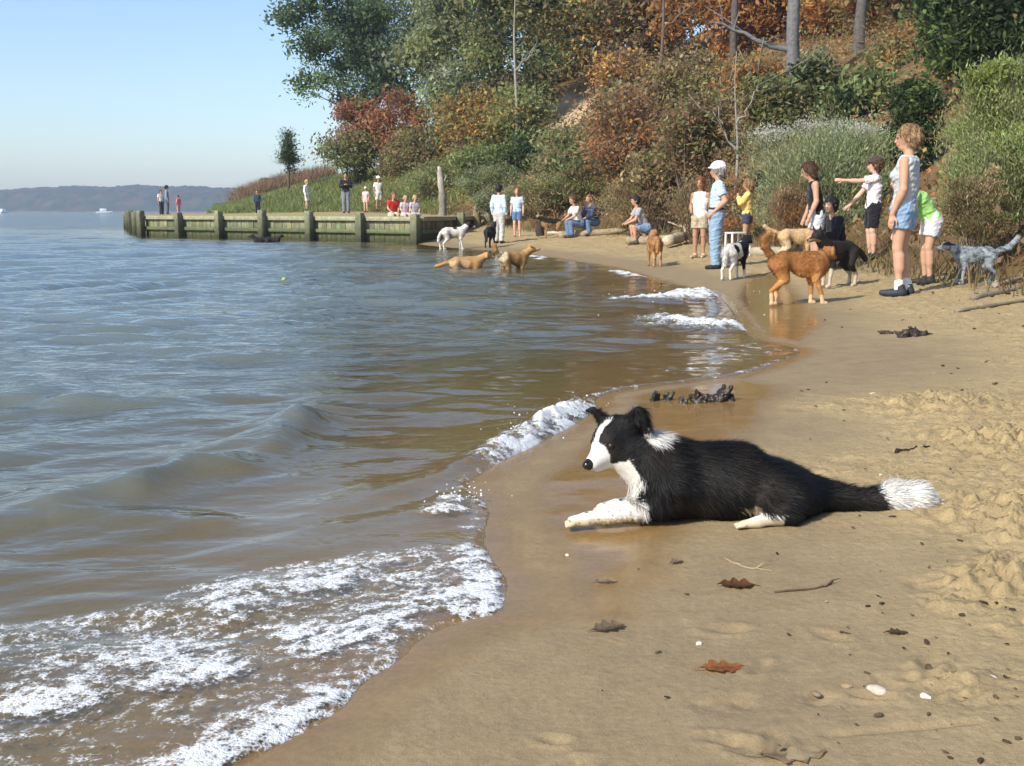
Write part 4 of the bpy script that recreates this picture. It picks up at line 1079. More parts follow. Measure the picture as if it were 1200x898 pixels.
    f = fur(V, Q, C, 120000, .034, .0018, flow, .20, 5, lenf, .26, .45)
    fo = f.build('fur', MFUR, root)
    co = np.array([v.co for v in ()]) if 0 else None
    n = fo.data; cc = np.empty(len(n.vertices)*3, np.float32); n.vertices.foreach_get('co', cc); cc = cc.reshape(-1, 3); cc[:, 2] = np.maximum(cc[:, 2], .001); n.vertices.foreach_set('co', cc.ravel()); n.update()
    mb = MB(); v, q = sdf_mesh([cap(hp(.144, 0, -.010), hp(.152, 0, -.008), .0205, .016, k=.004, flat=(hu, .85)), cap(hp(.148, .008, -.018), hp(.153, .008, -.018), .010, k=.003), cap(hp(.148, -.008, -.018), hp(.153, -.008, -.018), .010, k=.003)], .0022, it=1); mb.add(v, q, (.010, .010, .011)); mb.build('nose', MGLOSS, root)
    for s in (1, -1):
        mb = MB(); v, q = sdf_mesh([cap(hp(.060, .040*s, .018), hp(.062, .044*s, .018), .0125, k=.002)], .0018, it=1); mb.add(v, q, (.022, .012, .007)); mb.build('eye', MGLOSS, root)
    mb = MB()
    c = hp(.085, 0, -.050); pts = [hp(.135, .012, -.034), hp(.11, .022, -.036), hp(.08, .030, -.036)]; mb.add(*tube(pts, [.0016, .002, .001], 5), col=(.015, .01, .01)); mb.build('mouth', MGLOSS, root)
collie()
# ================================================================ vegetation
def leaf_quads(P, L, Wd, r, up_bias=.25, axis=None, align=0.0):
    n = len(P)
    D = r.normal(0, 1, (n, 3))
    if axis is not None and align: D = unitr(D)*(1-align)+axis*align*1.3
    D = unitr(D)
    N = r.normal(0, 1, (n, 3)); N[:, 2] = np.abs(N[:, 2])+up_bias
    S = np.cross(D, N); S = unitr(S)
    L = (L*(.6+.8*r.random(n)))[:, None]; Wd = (Wd*(.6+.8*r.random(n)))[:, None]
    V = np.stack([P-D*L*.5, P+S*Wd*.5-D*L*.05, P+D*L*.5, P-S*Wd*.5-D*L*.05], 1).reshape(-1, 3)
    return V, np.arange(4*n).reshape(n, 4)
def unitr(a): return a/(np.linalg.norm(a, axis=1)[:, None]+1e-9)
def veg(name, label, bx, d, pal, n, leaf, ratio=.45, trunk=True, base=None, depth=.8, align=0.0, stem=(.12, .09, .065), seed=1, group='trees and shrubs on the bank', nc=40, csz=.26, hollow=.45, tr=.016, lean=0.0, sink=0.0, extra_top=None, branches=26, bare=0, shape=1.0):
    r = np.random.default_rng(seed)
    x0, y0, x1, y1 = bx
    cx, cy = (x0+x1)/2, (y0+y1)/2
    Cc = pd(cx, cy, d); rx = (pd(x1, cy, d)[0]-pd(x0, cy, d)[0])/2; rz = (pd(cx, y0, d)[2]-pd(cx, y1, d)[2])/2
    ry = rx*depth
    B = pd(cx if base is None else base, cy, d); gz = Hs(B[0], d)
    Bp = A3(B[0], d, gz-sink)
    root = empty(name, Bp); set_props(root, label, 'tree' if trunk else 'shrub', group)
    # clump centres, uneven outline
    U = unitr(r.normal(0, 1, (nc, 3)))
    lob = 1+.30*perlin(U[:, 0]*1.6+seed, U[:, 2]*1.6+U[:, 1], seed)+.15*perlin(U[:, 0]*4+seed, U[:, 2]*4+U[:, 1]*3, seed+1)
    rad = (hollow+(1-hollow)*r.random(nc)**.6)*lob*.86
    K = Cc+U*rad[:, None]*A3(rx, ry, rz)
    if shape != 1.0:      # narrower towards the top
        tz = np.clip((K[:, 2]-(Cc[2]-rz))/(2*rz), 0, 1); f = 1-(1-shape)*tz
        K[:, :2] = Cc[:2]+(K[:, :2]-Cc[:2])*f[:, None]
    K[:, 2] = np.maximum(K[:, 2], np.array([Hs(k[0], k[1]) for k in K])+.06*rz)
    mean = (rx*ry*rz)**(1/3)
    wood = MB()
    top = A3(Cc[0]+lean*rx, d, Cc[2]+.55*rz)
    Ht = max(.5, top[2]-gz); r0 = tr*Ht+.01
    if trunk:
        tt = np.linspace(0, 1, 10)
        TP = Bp+(top-Bp)*tt[:, None]; TP[:, 0] += .02*Ht*np.sin(tt*5+seed)*tt; TP[:, 1] += .02*Ht*np.cos(tt*4+seed)*tt
        rr = r0*(1-.85*tt)+.006; rr[0] *= 1.35
        wood.add(*tube(TP, rr, 9), col=stem)
    order = np.argsort(-rad)
    for i in order[:branches]:
        k = K[i]
        if trunk:
            hd = math.hypot(k[0]-Cc[0], k[1]-Cc[1])
            zt = np.clip((k[2]-hd*.75-Bp[2])/(top[2]-Bp[2]), .18, .95)
            j = zt*9; j0 = min(int(j), 8); s = TP[j0]+(TP[j0+1]-TP[j0])*(j-j0); rb = max(.006, r0*(1-.85*zt)*.5)
        else:
            s = Bp+A3(r.normal(0, .18)*rx, r.normal(0, .18)*ry, .0); rb = max(.006, tr*1.1*max(rz, .4)); s[2] = Hs(s[0], s[1])-.03
        m = s*.5+k*.5+A3(r.normal(0, .07), r.normal(0, .07), .10)*np.linalg.norm(k-s)
        q = np.linspace(0, 1, 6)[:, None]
        Pp = s*(1-q)**2+2*m*q*(1-q)+k*q**2
        Pp[1:-1] += r.normal(0, .015*np.linalg.norm(k-s), (4, 3))
        wood.add(*tube(Pp, np.linspace(rb, rb*.18+.003, 6), 5, False), col=np.array(stem)*r.uniform(.8, 1.2))
        for _ in range(3+bare):
            u = r.uniform(.35, 1); i0 = int(u*4.99); s2 = Pp[i0]
            e2 = s2+unit(unit(Pp[-1]-Pp[0])+r.normal(0, .7, 3))*mean*r.uniform(.15, .45)
            wood.add(*tube([s2, s2*.5+e2*.5+r.normal(0, .02, 3)*mean, e2], [rb*.35+.003, rb*.2+.003, .003], 4, False), col=np.array(stem)*r.uniform(.8, 1.3))
    wood.build('trunk' if trunk else 'stem', MBARK, root, xf=lambda V: V-Bp)
    if n:
        wts = r.uniform(.5, 1.5, nc); ci = r.choice(nc, n, p=wts/wts.sum())
        sg = csz*mean*r.uniform(.6, 1.25, nc)
        P = K[ci]+r.normal(0, 1, (n, 3))*sg[ci][:, None]*A3(1.15, 1.15, .8)*np.minimum(1.0, A3(rx, ry, rz)/mean*1.1)
        P = P[P[:, 2] > np.array([gz-1.0])]
        n = len(P); ci = ci[:n]
        cols = np.array([c for c, w in pal], float); pw = np.array([w for c, w in pal], float); pw /= pw.sum()
        kc = r.choice(len(pal), nc, p=pw); lc = np.where(r.random(n) < .62, kc[ci], r.choice(len(pal), n, p=pw))
        kb = r.uniform(.75, 1.25, nc)
        C = cols[lc]*(kb[ci]*r.uniform(.7, 1.3, n))[:, None]
        axd = unitr(P-(Cc-A3(0, 0, rz*1.4))) if align else None
        lz = leaf*r.uniform(.65, 1.5, nc)[ci]; V, q = leaf_quads(P, lz, lz*ratio*r.uniform(.8, 1.3, nc)[ci], r, axis=axd, align=align)
        mb = MB(); mb.add(V, q, np.repeat(C, 4, axis=0))
        if extra_top:
            tc, tn, tl = extra_top
            sel = K[:, 2] > Cc[2]+(.52 if n > 20000 else .25)*rz; kk = K[sel]
            if len(kk):
                kk = kk[r.choice(len(kk), max(1, len(kk)*2//3), replace=False)]
                P2 = kk[r.choice(len(kk), tn)]+r.normal(0, 1, (tn, 3))*csz*mean*A3(.7, .7, .28)+A3(0, 0, csz*mean*.9)
                V, q = leaf_quads(P2, tl, tl*.8, r); mb.add(V, q, np.repeat(np.array(tc)*r.uniform(.75, 1.1, tn)[:, None], 4, axis=0))
        mb.build('crown' if trunk else 'foliage', MLEAF, root, smooth=False, xf=lambda V: V-Bp)
    return root
DG = (.055, .085, .035); GN = (.15, .22, .065); BG = (.13, .19, .115); OL = (.245, .25, .10); GG = (.29, .32, .20); YG = (.30, .35, .10); SG = (.28, .345, .155)
RD = (.38, .15, .10); RB = (.32, .18, .11); BW = (.28, .19, .11); OR = (.50, .24, .08); GO = (.50, .34, .10); TN = (.42, .33, .19); WH = (.68, .67, .62)
# --- left edge of the wood
veg('cottonwood_tree', 'tall blue green tree leaning over open sky at the left edge of the wood', (322, -70, 486, 168), 66, [(BG, 4), (GN, 2), (DG, 1)], 19000, .25, base=447, seed=11, nc=70, csz=.098, hollow=.3, branches=44, stem=(.14, .12, .10), lean=.25)
veg('cedar_tree', 'small dark cone shaped cedar standing alone on the grass rise', (323, 152, 351, 206), 62, [(DG, 3), (GN, 1)], 5000, .12, ratio=.3, seed=12, nc=36, csz=.25, shape=.25, hollow=.2, tr=.02)
veg('sumac_shrub', 'crimson leaved sumac at the foot of the tall blue green tree', (392, 104, 446, 196), 61, [(RD, 4), (RB, 2), (OL, 1)], 6500, .20, seed=13, trunk=False, nc=30, csz=.24)
veg('sumac_shrub', 'rusty red sumac right of the crimson one', (432, 108, 512, 192), 60, [(RD, 2), (RB, 3), (OL, 1), (OR, 1)], 7000, .20, seed=14, trunk=False, nc=34, csz=.24)
veg('thicket_shrub', 'olive brown thicket beneath the crimson sumac above the grass', (376, 150, 450, 198), 60.5, [(OL, 3), (SG, 2), (BW, 1)], 7000, .18, seed=15, trunk=False, nc=36)
veg('thicket_shrub', 'brownish green thicket beneath the rusty red sumac', (440, 148, 530, 208), 58.5, [(OL, 2), (BW, 2), (SG, 1)], 8000, .18, seed=16, trunk=False, nc=40)
veg('poplar_tree', 'grey green tree flecked with pale leaves right of the tall blue green tree', (470, -30, 560, 150), 62, [(GG, 3), (SG, 2), (OL, 2)], 13000, .25, seed=17, nc=52, csz=.2, extra_top=(WH, 260, .24), stem=(.25, .23, .2))
veg('poplar_tree', 'pale speckled young tree in front of the grey green tree', (500, 60, 562, 178), 58, [(GG, 3), (SG, 2)], 6500, .2, seed=18, nc=36, csz=.22, stem=(.3, .28, .25), extra_top=(WH, 120, .2))
veg('oak_tree', 'olive tree with a long straight grey trunk above the beach pilings', (535, -70, 668, 130), 56, [(OL, 3), (SG, 2), (DG, 2), (BW, 1)], 15000, .24, base=605, seed=19, nc=58, csz=.19, stem=(.26, .24, .21), tr=.014)
veg('maple_tree', 'golden brown small tree between the red sumac and the dark green bush', (512, 96, 612, 200), 54, [(GO, 2), (OL, 2), (BW, 2), (OR, 1)], 9000, .19, seed=20, nc=44, csz=.22)
veg('holly_shrub', 'dark green bush under the long grey trunk', (588, 150, 682, 214), 49, [(DG, 4), (GN, 1)], 9000, .16, seed=21, trunk=False, nc=40)
veg('thicket_shrub', 'mid green bush left of the dark green bush', (530, 168, 615, 222), 50, [(SG, 2), (GN, 2), (OL, 2)], 8000, .16, seed=22, trunk=False, nc=40)
# --- behind, closing off the sky
W_ = 'woodland trees high on the slope'
bk = [(455, 82, -60, 62, [(BG, 2), (OL, 1)], 'shaded blue green woodland tree behind the tall left edge tree'),
      (540, 80, -90, 70, [(OL, 2), (SG, 2)], 'olive woodland tree behind the grey green flecked tree'),
      (620, 78, -110, 70, [(OL, 2), (BW, 2), (SG, 1)], 'brown and olive woodland tree above the straight grey trunk'),
      (690, 72, -120, 70, [(OR, 2), (GO, 1), (BW, 2)], 'orange topped woodland tree above the sand scar'),
      (665, 64, -40, 50, [(OL, 2), (GO, 2), (BW, 1)], 'gold and olive tree standing just over the sand scar'),
      (745, 62, -90, 60, [(OL, 2), (BW, 3), (OR, 1)], 'brown woodland tree above the red leaved sapling'),
      (800, 60, -110, 65, [(OR, 2), (BW, 2), (GO, 1)], 'orange brown woodland tree left of the leaning bare branches'),
      (865, 56, -90, 62, [(OR, 3), (BW, 1), (GO, 1)], 'bright orange woodland tree behind the forked limb'),
      (925, 58, -110, 62, [(OR, 2), (RB, 2), (BW, 1)], 'russet woodland tree behind the big grey trunk'),
      (985, 54, -100, 62, [(OR, 2), (BW, 2), (GO, 2)], 'orange and gold woodland tree between the two big trunks'),
      (1045, 50, -90, 62, [(OR, 2), (OL, 2), (BW, 1)], 'mixed orange and olive woodland tree right of the big trunks'),
      (1120, 46, -110, 70, [(OL, 2), (DG, 2), (BW, 1)], 'dull olive woodland tree behind the dark evergreen'),
      (1200, 44, -110, 75, [(OL, 2), (DG, 2), (GO, 1)], 'dull green woodland tree at the far right behind the evergreen')]
for i, (px, d, ty, hw, pal, lab) in enumerate(bk):
    veg('woodland_tree', lab, (px-hw, ty, px+hw, ty+165), d, pal, 10500, .28, seed=40+i, nc=52, csz=.22, group=W_, stem=(.13, .105, .085), branches=22, bare=1)
# --- mid slope
sl = [((690, 60, 770, 150), 50, [(OR, 2), (BW, 3), (GO, 1)], 'dusty orange brown sapling below the orange topped tree', True),
      ((755, 50, 850, 160), 44, [(BW, 2), (GO, 1), (OL, 2), (TN, 1)], 'brown twiggy sapling in the middle of the slope', True),
      ((570, 95, 650, 175), 52, [(OL, 3), (SG, 1), (GO, 1)], 'olive sapling left of the sand scar', True),
      ((690, 100, 770, 180), 44, [(OL, 2), (BW, 2), (SG, 1)], 'dull olive bush behind the red leaved sapling', False),
      ((620, 150, 720, 225), 44, [(OL, 2), (SG, 2), (TN, 1)], 'dry brown and olive bush under the sand scar', False),
      ((830, 60, 925, 150), 42, [(OR, 2), (BW, 2), (OL, 2)], 'orange and olive undergrowth bush left of the big grey trunk', False),
      ((865, 90, 945, 165), 34, [(OL, 3), (SG, 1), (BW, 1)], 'olive bush in front of the big grey trunk', False),
      ((925, 68, 990, 142), 35, [(OL, 2), (GG, 1), (DG, 1)], 'rounded grey olive bush right of the big grey trunk', False),
      ((975, 80, 1060, 160), 31, [(OL, 2), (SG, 2), (DG, 1)], 'olive green bush below the second big trunk', False),
      ((1010, 40, 1090, 125), 36, [(OL, 3), (SG, 1), (OR, 1)], 'tall yellowish olive bush left of the dark evergreen', False),
      ((745, 140, 800, 215), 37, [(SG, 2), (OL, 2), (GN, 1)], 'small green bush between the red leaved sapling and russet shrub', False)]
for i, (bx, d, pal, lab, tk) in enumerate(sl):
    veg('sapling_tree' if tk else 'slope_shrub', lab, bx, d, pal, 6500, .17, seed=70+i, trunk=tk, nc=40, csz=.24, stem=(.15, .12, .10), bare=1)
veg('red_maple_tree', 'red leaved sapling with a thin dark trunk at the back of the beach', (668, 92, 800, 212), 34.5, [(RB, 2), (OR, 2), (BW, 3), (TN, 1)], 6500, .13, base=735, seed=90, nc=56, csz=.2, stem=(.05, .035, .028), tr=.013, hollow=.3, bare=1)
veg('russet_shrub', 'dark russet shrub with dry leaves behind the capped man', (765, 108, 872, 222), 30, [(RB, 2), (BW, 2), (OL, 2), (SG, 1)], 9000, .13, seed=91, trunk=False, nc=60, csz=.2, bare=2, stem=(.2, .16, .13))
veg('russet_shrub', 'pinkish brown low shrub left of the dark russet shrub', (735, 170, 815, 240), 32, [(BW, 2), (RB, 1), (TN, 1), (OL, 2)], 7000, .12, seed=92, trunk=False, nc=46, csz=.22, bare=2, stem=(.2, .16, .13))
# --- evergreens upper right
veg('evergreen_tree', 'big dark evergreen filling the upper right corner', (1085, -80, 1235, 112), 27, [(DG, 4), (GN, 2)], 20000, .17, ratio=.4, base=1150, seed=95, nc=70, csz=.2)
veg('evergreen_tree', 'dark narrow evergreen between the white topped bush and the tall right bush', (1046, 86, 1100, 200), 23, [(DG, 4), (GN, 1)], 9000, .12, ratio=.4, seed=96, nc=40, csz=.22)
# --- bushes along the beach
GB = 'bushes along the back of the beach'
veg('groundsel_bush', 'grey green bush with fluffy white seed heads behind the beach group', (880, 132, 1060, 292), 23.5, [((.36, .43, .22), 4), (GG, 2), ((.38, .38, .22), 1)], 36000, .085, ratio=.22, align=.55, trunk=False, seed=100, nc=90, csz=.19, tr=.008, extra_top=((.70, .67, .60), 2600, .035), group=GB, branches=50, depth=.7, hollow=.5)
veg('groundsel_bush', 'tall light green bush at the right edge of the beach', (1096, 58, 1310, 292), 15.2, [((.40, .47, .16), 3), ((.33, .33, .15), 2), ((.36, .43, .22), 3), (GG, 1)], 62000, .06, ratio=.22, align=.5, trunk=False, seed=101, nc=150, csz=.15, tr=.006, group=GB, branches=90, stem=(.2, .16, .12), depth=.6, hollow=.5, extra_top=(YG, 4000, .06))
veg('groundsel_bush', 'dry brownish olive bush at the foot of the tall right bush', (1105, 190, 1190, 290), 14.2, [(OL, 2), (TN, 2), (BW, 2)], 14000, .05, ratio=.2, align=.5, trunk=False, seed=102, nc=70, csz=.18, tr=.006, group=GB, branches=50, stem=(.22, .18, .13), depth=.6)
veg('groundsel_bush', 'olive bush beyond the tall light green bush, on the bank further right', (1270, 120, 1560, 330), 12.5, [((.33, .33, .15), 3), ((.36, .43, .22), 2), (TN, 1)], 26000, .07, ratio=.25, align=.5, trunk=False, seed=107, nc=80, csz=.2, tr=.006, group=GB, branches=40, stem=(.2, .16, .12), depth=.6)
veg('dry_shrub', 'rust brown dry shrub at the base of the white topped bush', (902, 212, 958, 286), 20.5, [(BW, 3), (OR, 1), (TN, 1), (RB, 1)], 12000, .06, ratio=.2, align=.5, trunk=False, seed=103, nc=60, csz=.2, tr=.006, group=GB, branches=45, stem=(.15, .1, .06))
veg('dry_shrub', 'orange tinted dry shrub between the capped man and the yellow top girl', (838, 205, 884, 282), 26, [(OR, 2), (BW, 2), (TN, 1)], 6000, .07, ratio=.25, align=.4, trunk=False, seed=104, nc=40, csz=.2, group=GB, branches=30, stem=(.15, .1, .06))
veg('dry_shrub', 'tan dry brush behind the person sitting alone', (700, 205, 800, 262), 32, [(TN, 3), (BW, 2), (OL, 1)], 9000, .09, ratio=.2, align=.5, trunk=False, seed=105, nc=60, csz=.22, group=GB, branches=40, stem=(.2, .15, .1))
veg('dry_shrub', 'tan and olive brush left of the capped man', (785, 210, 850, 272), 27, [(TN, 2), (BW, 3), (OL, 1)], 8000, .08, ratio=.2, align=.5, trunk=False, seed=106, nc=50, csz=.22, group=GB, branches=40, stem=(.2, .15, .1))
for i, (bx, d, pal, lab) in enumerate([((535, 190, 608, 238), 46, [(SG, 2), (GG, 2), (OL, 2)], 'grey green low bush right of the weathered post'),
        ((598, 198, 690, 246), 42, [(OL, 2), (BW, 1), (TN, 1), (SG, 1)], 'olive tan low bush behind the log sitters'),
        ((655, 186, 720, 238), 38.5, [(OL, 2), (DG, 1), (BW, 1)], 'dark olive low bush left of the red leaved sapling'),
        ((468, 190, 540, 236), 52, [(SG, 2), (OL, 2), (BW, 1)], 'mottled low bush left of the weathered post'),
        ((555, 216, 610, 252), 43, [(GG, 2), (SG, 2), (TN, 1)], 'small pale grey bush behind the far man')]):
    veg('low_shrub', lab, bx, d, pal, 6500, .11, ratio=.35, trunk=False, seed=110+i, nc=44, csz=.24, group=GB, branches=30, stem=(.15, .11, .08))
# --- big bare trunks
def big_trunk(name, label, px, d, w_px, col, seed, limbs, lean=0.0, top=-90):
    r = np.random.default_rng(seed)
    b = pd(px, 100, d); z = Hs(b[0], d); root = empty(name, (b[0], d, z)); set_props(root, label, 'tree', 'bare trunks on the slope')
    zt = pd(px, top, d)[2]; t = np.linspace(0, 1, 14)
    R0 = w_px/F*d/2
    P = np.stack([b[0]+lean*t*(zt-z)+.06*np.sin(t*7+seed), d+0*t+.05*np.cos(t*6), z-.3+t*(zt-z+.3)], 1)
    rr = R0*(1-(.35 if w_px > 8 else .85)*t)*(1+.05*np.sin(t*23+seed)); rr[0] *= 1.5; rr[1] *= 1.15
    mb = MB(); V, f = tube(P, rr, 16); V += r.normal(0, R0*.025, V.shape); mb.add(V, f, col); mb.build('trunk', MBARK, root, xf=lambda V: V-A3(b[0], d, z))
    for (u, dx, dz, k) in limbs:
        s = P[int(u*13)]; e = s+A3(dx, r.uniform(-.6, .6), dz); m = s*.5+e*.5+A3(0, 0, -.12*abs(dx))
        q = np.linspace(0, 1, 9)[:, None]; L = s*(1-q)**2+2*m*q*(1-q)+e*q*q; L[1:] += r.normal(0, .05, (8, 3))
        mb = MB(); mb.add(*tube(L, np.linspace(R0*k, R0*k*.25, 9), 8), col=col)
        for _ in range(5):
            i = r.integers(3, 9); e2 = L[i]+A3(r.normal(0, .8)+np.sign(dx)*.4, r.normal(0, .5), r.uniform(.1, 1.2))
            mb.add(*tube([L[i], L[i]*.5+e2*.5+r.normal(0, .06, 3), e2], [R0*k*.3, R0*k*.18, .008], 5), col=col)
        mb.build('limb', MBARK, root, xf=lambda V: V-A3(b[0], d, z))
big_trunk('bare_tree', 'thick blue grey trunk with a long limb reaching left high on the slope', 928, 38, 17, (.15, .155, .155), 1, [(.42, -2.6, 1.2, .45), (.75, 1.6, 1.6, .4)])
big_trunk('bare_tree', 'dark second trunk right of the thick blue grey trunk', 1003, 43, 14, (.11, .10, .09), 2, [(.6, 1.8, 1.5, .4), (.8, -1.4, 1.2, .35)], lean=.06)
big_trunk('bare_tree', 'dark leaning trunk at the top left of the thick blue grey trunk', 862, 46, 9, (.10, .085, .075), 3, [(.55, -2.2, 1.3, .5), (.7, 2.0, 1.0, .45)], lean=-.05)
big_trunk('bare_tree', 'slender brown trunk above the red leaved sapling', 771, 44, 6, (.13, .10, .08), 4, [(.6, 1.3, 1.4, .5), (.75, -1.2, 1.3, .5)], lean=.02)
big_trunk('bare_tree', 'thin pale forked sapling trunk in front of the dark russet shrub', 864, 28.5, 4.5, (.27, .25, .22), 5, [(.5, -.6, 1.1, .7), (.62, .5, 1.0, .6)], lean=.0, top=60)
big_trunk('bare_tree', 'thin grey pole trunk at the left of the sand scar', 604, 51, 5, (.30, .28, .25), 6, [(.6, 1.0, 1.1, .5)], top=-20)
# --- low cover: grass, reeds, leaf litter plants
def scatter_xy(n, xr, yr, cond, r):
    X = r.uniform(*xr, n*3); Y = r.uniform(*yr, n*3); k = cond(X, Y); return X[k][:n], Y[k][:n]
r = np.random.default_rng(200)
def blades(name, label, X, Y, hgt, wid, cols, r, lean=.35, kind='stuff'):
    Z = H(X, Y); n = len(X); P = np.stack([X, Y, Z-.02], 1)
    D = np.stack([r.normal(0, lean, n), r.normal(0, lean, n), np.ones(n)], 1)*(hgt*r.uniform(.5, 1.3, n))[:, None]
    a = r.uniform(0, math.pi, n); S = np.stack([np.cos(a), np.sin(a), 0*a], 1)*wid
    V = np.stack([P-S*.5, P+S*.5, P+D*.6+S*.3, P+D*.6-S*.3, P+D+np.stack([D[:, 0], D[:, 1], 0*a], 1)*.4], 1).reshape(-1, 3)
    i = np.arange(n)[:, None]*5
    C = np.array(cols)[r.integers(0, len(cols), n)]*r.uniform(.7, 1.25, n)[:, None]
    mb = MB(); mb.add(V, [i+np.array([[0, 1, 2, 3]]), i+np.array([[3, 2, 4]])], np.repeat(C, 5, axis=0))
    return set_props(mb.build(name, MLEAF, None, smooth=False), label, 'grass', kind=kind)
X, Y = scatter_xy(48000, (-21, 0), (49, 72), lambda X, Y: (SB(X, Y)+.5*fbm(X*.6, Y*.6, 3, 1) > .3) & (X < -1+.0*Y), r)
blades('grass', 'short green grass covering the left rise behind the bulkhead', X, Y, .28, .05, [(.28, .34, .12), (.22, .29, .10), (.36, .34, .16)], r)
c1 = pd(300, 215, 64)
X, Y = scatter_xy(6000, (-22, -12), (64, 76), lambda X, Y: (SB(X, Y) > 2.2) & (fbm(X*.4, Y*.4, 3, 4)+.12*(Y-69) > 0), r)
blades('reeds', 'pinkish tan dry reeds along the crest of the left rise', X, Y, .95, .05, [(.33, .22, .14), (.28, .19, .10), (.36, .25, .19)], r, .22)
X, Y = scatter_xy(9000, (-9, 9), (10, 52), lambda X, Y: np.abs(SB(X, Y)+.8*fbm(X*.5, Y*.5, 3, 6)-.1) < .9, r)
blades('dry_grass', 'dry straw coloured grass tufts where sand meets the wooded bank', X, Y, .34, .022, [(.30, .23, .11), (.22, .19, .08), (.13, .14, .05), (.2, .12, .06)], r, .4)
def cover():
    r = np.random.default_rng(210)
    nb = 2600
    X, Y = scatter_xy(nb, (-7, 26), (14, 62), lambda X, Y: (SB(X, Y) > .5) & (SB(X, Y) < 26), r)
    Z = H(X, Y); sc = pd(655, 132, 57.0)
    keep = ((X-sc[0])/2.4)**2+((Y-sc[1])/3.2)**2 > 1
    X, Y, Z = X[keep], Y[keep], Z[keep]; nb = len(X)
    pal = np.array([BW, RB, OL, TN, OR, SG, BW, GO]); kc = r.integers(0, len(pal), nb)
    per = 34; ci = np.repeat(np.arange(nb), per); sz = r.uniform(.25, .6, nb)
    P = np.stack([X[ci], Y[ci], Z[ci]+.1], 1)+r.normal(0, 1, (nb*per, 3))*sz[ci][:, None]*A3(1, 1, .55)
    P[:, 2] = np.maximum(P[:, 2], Z[ci]-.3)
    C = np.where((r.random(nb*per) < .7)[:, None], pal[kc[ci]], pal[r.integers(0, len(pal), nb*per)])*r.uniform(.6, 1.25, nb*per)[:, None]
    V, q = leaf_quads(P, np.full(len(P), .15), np.full(len(P), .07), r)
    mb = MB(); mb.add(V, q, np.repeat(C, 4, axis=0)); set_props(mb.build('undergrowth', MLEAF, None, smooth=False), 'tangled brown and olive undergrowth covering the wooded slope', 'undergrowth', kind='stuff')
cover()
# ================================================================ bulkhead and beach furniture
def bulkhead():
    root = empty('timber_bulkhead', (*WB, 0)); set_props(root, 'greenish timber bulkhead with square piles retaining the sand by the water', 'bulkhead')
    off = A3(WB[0], WB[1], 0)
    GR = (.23, .245, .15)
    def wall_run(a, b, n_pile, col, first=True, plank=True):
        a = A3(*a, 0); b = A3(*b, 0); u = unit(b-a); L = np.linalg.norm(b-a); nrm = A3(-u[1], u[0], 0)
        ax = np.array([u, nrm, A3(0, 0, 1)])
        mb = MB(); r = np.random.default_rng(int(L*10))
        k = int(L/.24)
        for i in range(k):       # upright sheeting boards with gaps
            c = a+u*(i+.5)*L/k+A3(0, 0, .06+r.normal(0, .008))+nrm*(.03+r.normal(0, .006))
            w = np.array(col)*r.uniform(.6, 1.25)*np.array([r.uniform(.9, 1.15), 1, r.uniform(.85, 1.1)])
            V, f = bbox_bev(c, (L/k-.012, .06, 1.36), ax, .008)
            z = V[:, 2]; cc = np.tile(w, (len(V), 1))
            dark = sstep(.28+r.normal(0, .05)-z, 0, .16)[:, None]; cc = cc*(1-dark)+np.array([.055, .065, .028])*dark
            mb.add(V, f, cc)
        mb.build('plank_wall', MWOOD, root, xf=lambda V: V-off)
        for z, h_, nm in ((.80, .15, 'cap_rail'), (.36, .13, 'waler')):
            mb = MB(); m = max(1, int(L/4))
            for i in range(m):
                c = a+u*(i+.5)*L/m+A3(0, 0, z)-nrm*(.055 if nm == 'waler' else .02)
                V, f = bbox_bev(c, (L/m-.01, .13 if nm == 'waler' else .22, h_), ax, .012, i, .002)
                mb.add(V, f, np.array((.30, .31, .20) if nm == 'cap_rail' else (.12, .14, .07))*r.uniform(.85, 1.15))
            mb.build(nm, MWOOD, root, xf=lambda V: V-off)
        for i in range(n_pile):
            t = (i+(0 if first else 1))/(n_pile-(1 if first else 0)) if n_pile > 1 else 1
            c = a+u*t*L-nrm*.27
            mb = MB(); hgt = r.uniform(.95, 1.13)
            V, f = bbox_bev(c+A3(0, 0, hgt/2-.45), (.26, .26, hgt+.9), ax@np.array([[math.cos(.03*i), math.sin(.03*i), 0], [-math.sin(.03*i), math.cos(.03*i), .01*((i*7) % 5-2)], [0, 0, 1]]), .03, i, .004)
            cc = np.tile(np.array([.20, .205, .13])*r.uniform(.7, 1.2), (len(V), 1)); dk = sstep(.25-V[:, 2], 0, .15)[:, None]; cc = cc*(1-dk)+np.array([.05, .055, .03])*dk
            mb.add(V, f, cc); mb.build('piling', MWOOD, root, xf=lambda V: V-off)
    wall_run(WA, WB, 5, GR)
    wall_run(WB, WC, 7, GR, first=True)
    wall_run(WC, WD, 2, (.20, .17, .11), first=False)
bulkhead()
def stump(name, label, px, d, w, h_, col, group=None, lean=(0, 0), hollow=False, cat='piling'):
    x, y, z = W2(px, d); root = empty(name, (x, y, z)); set_props(root, label, cat, group)
    mb = MB(); t = np.linspace(0, 1, 9); P = np.stack([lean[0]*t*h_+.015*np.sin(t*8), lean[1]*t*h_, -.2+t*(h_+.2)], 1)
    V, f = tube(P, w/2*(1-.12*t), 12); V += np.random.default_rng(int(px)).normal(0, .008, V.shape); mb.add(V, f, col); mb.build('post', MWOOD, root)
    mb = MB(); th = np.linspace(0, 2*np.pi, 13)[:-1]
    V, f = tube([A3(lean[0]*h_, lean[1]*h_, h_-.02), A3(lean[0]*h_, lean[1]*h_, h_+.015)], [w/2*.9, w/2*.8], 12); mb.add(V, f, np.array(col)*.5); mb.build('top', MWOOD, root)
    return root
stump('piling_stump', 'short dark topped piling stump left of the far man', 559, 43.5, .34, .85, (.22, .18, .11))
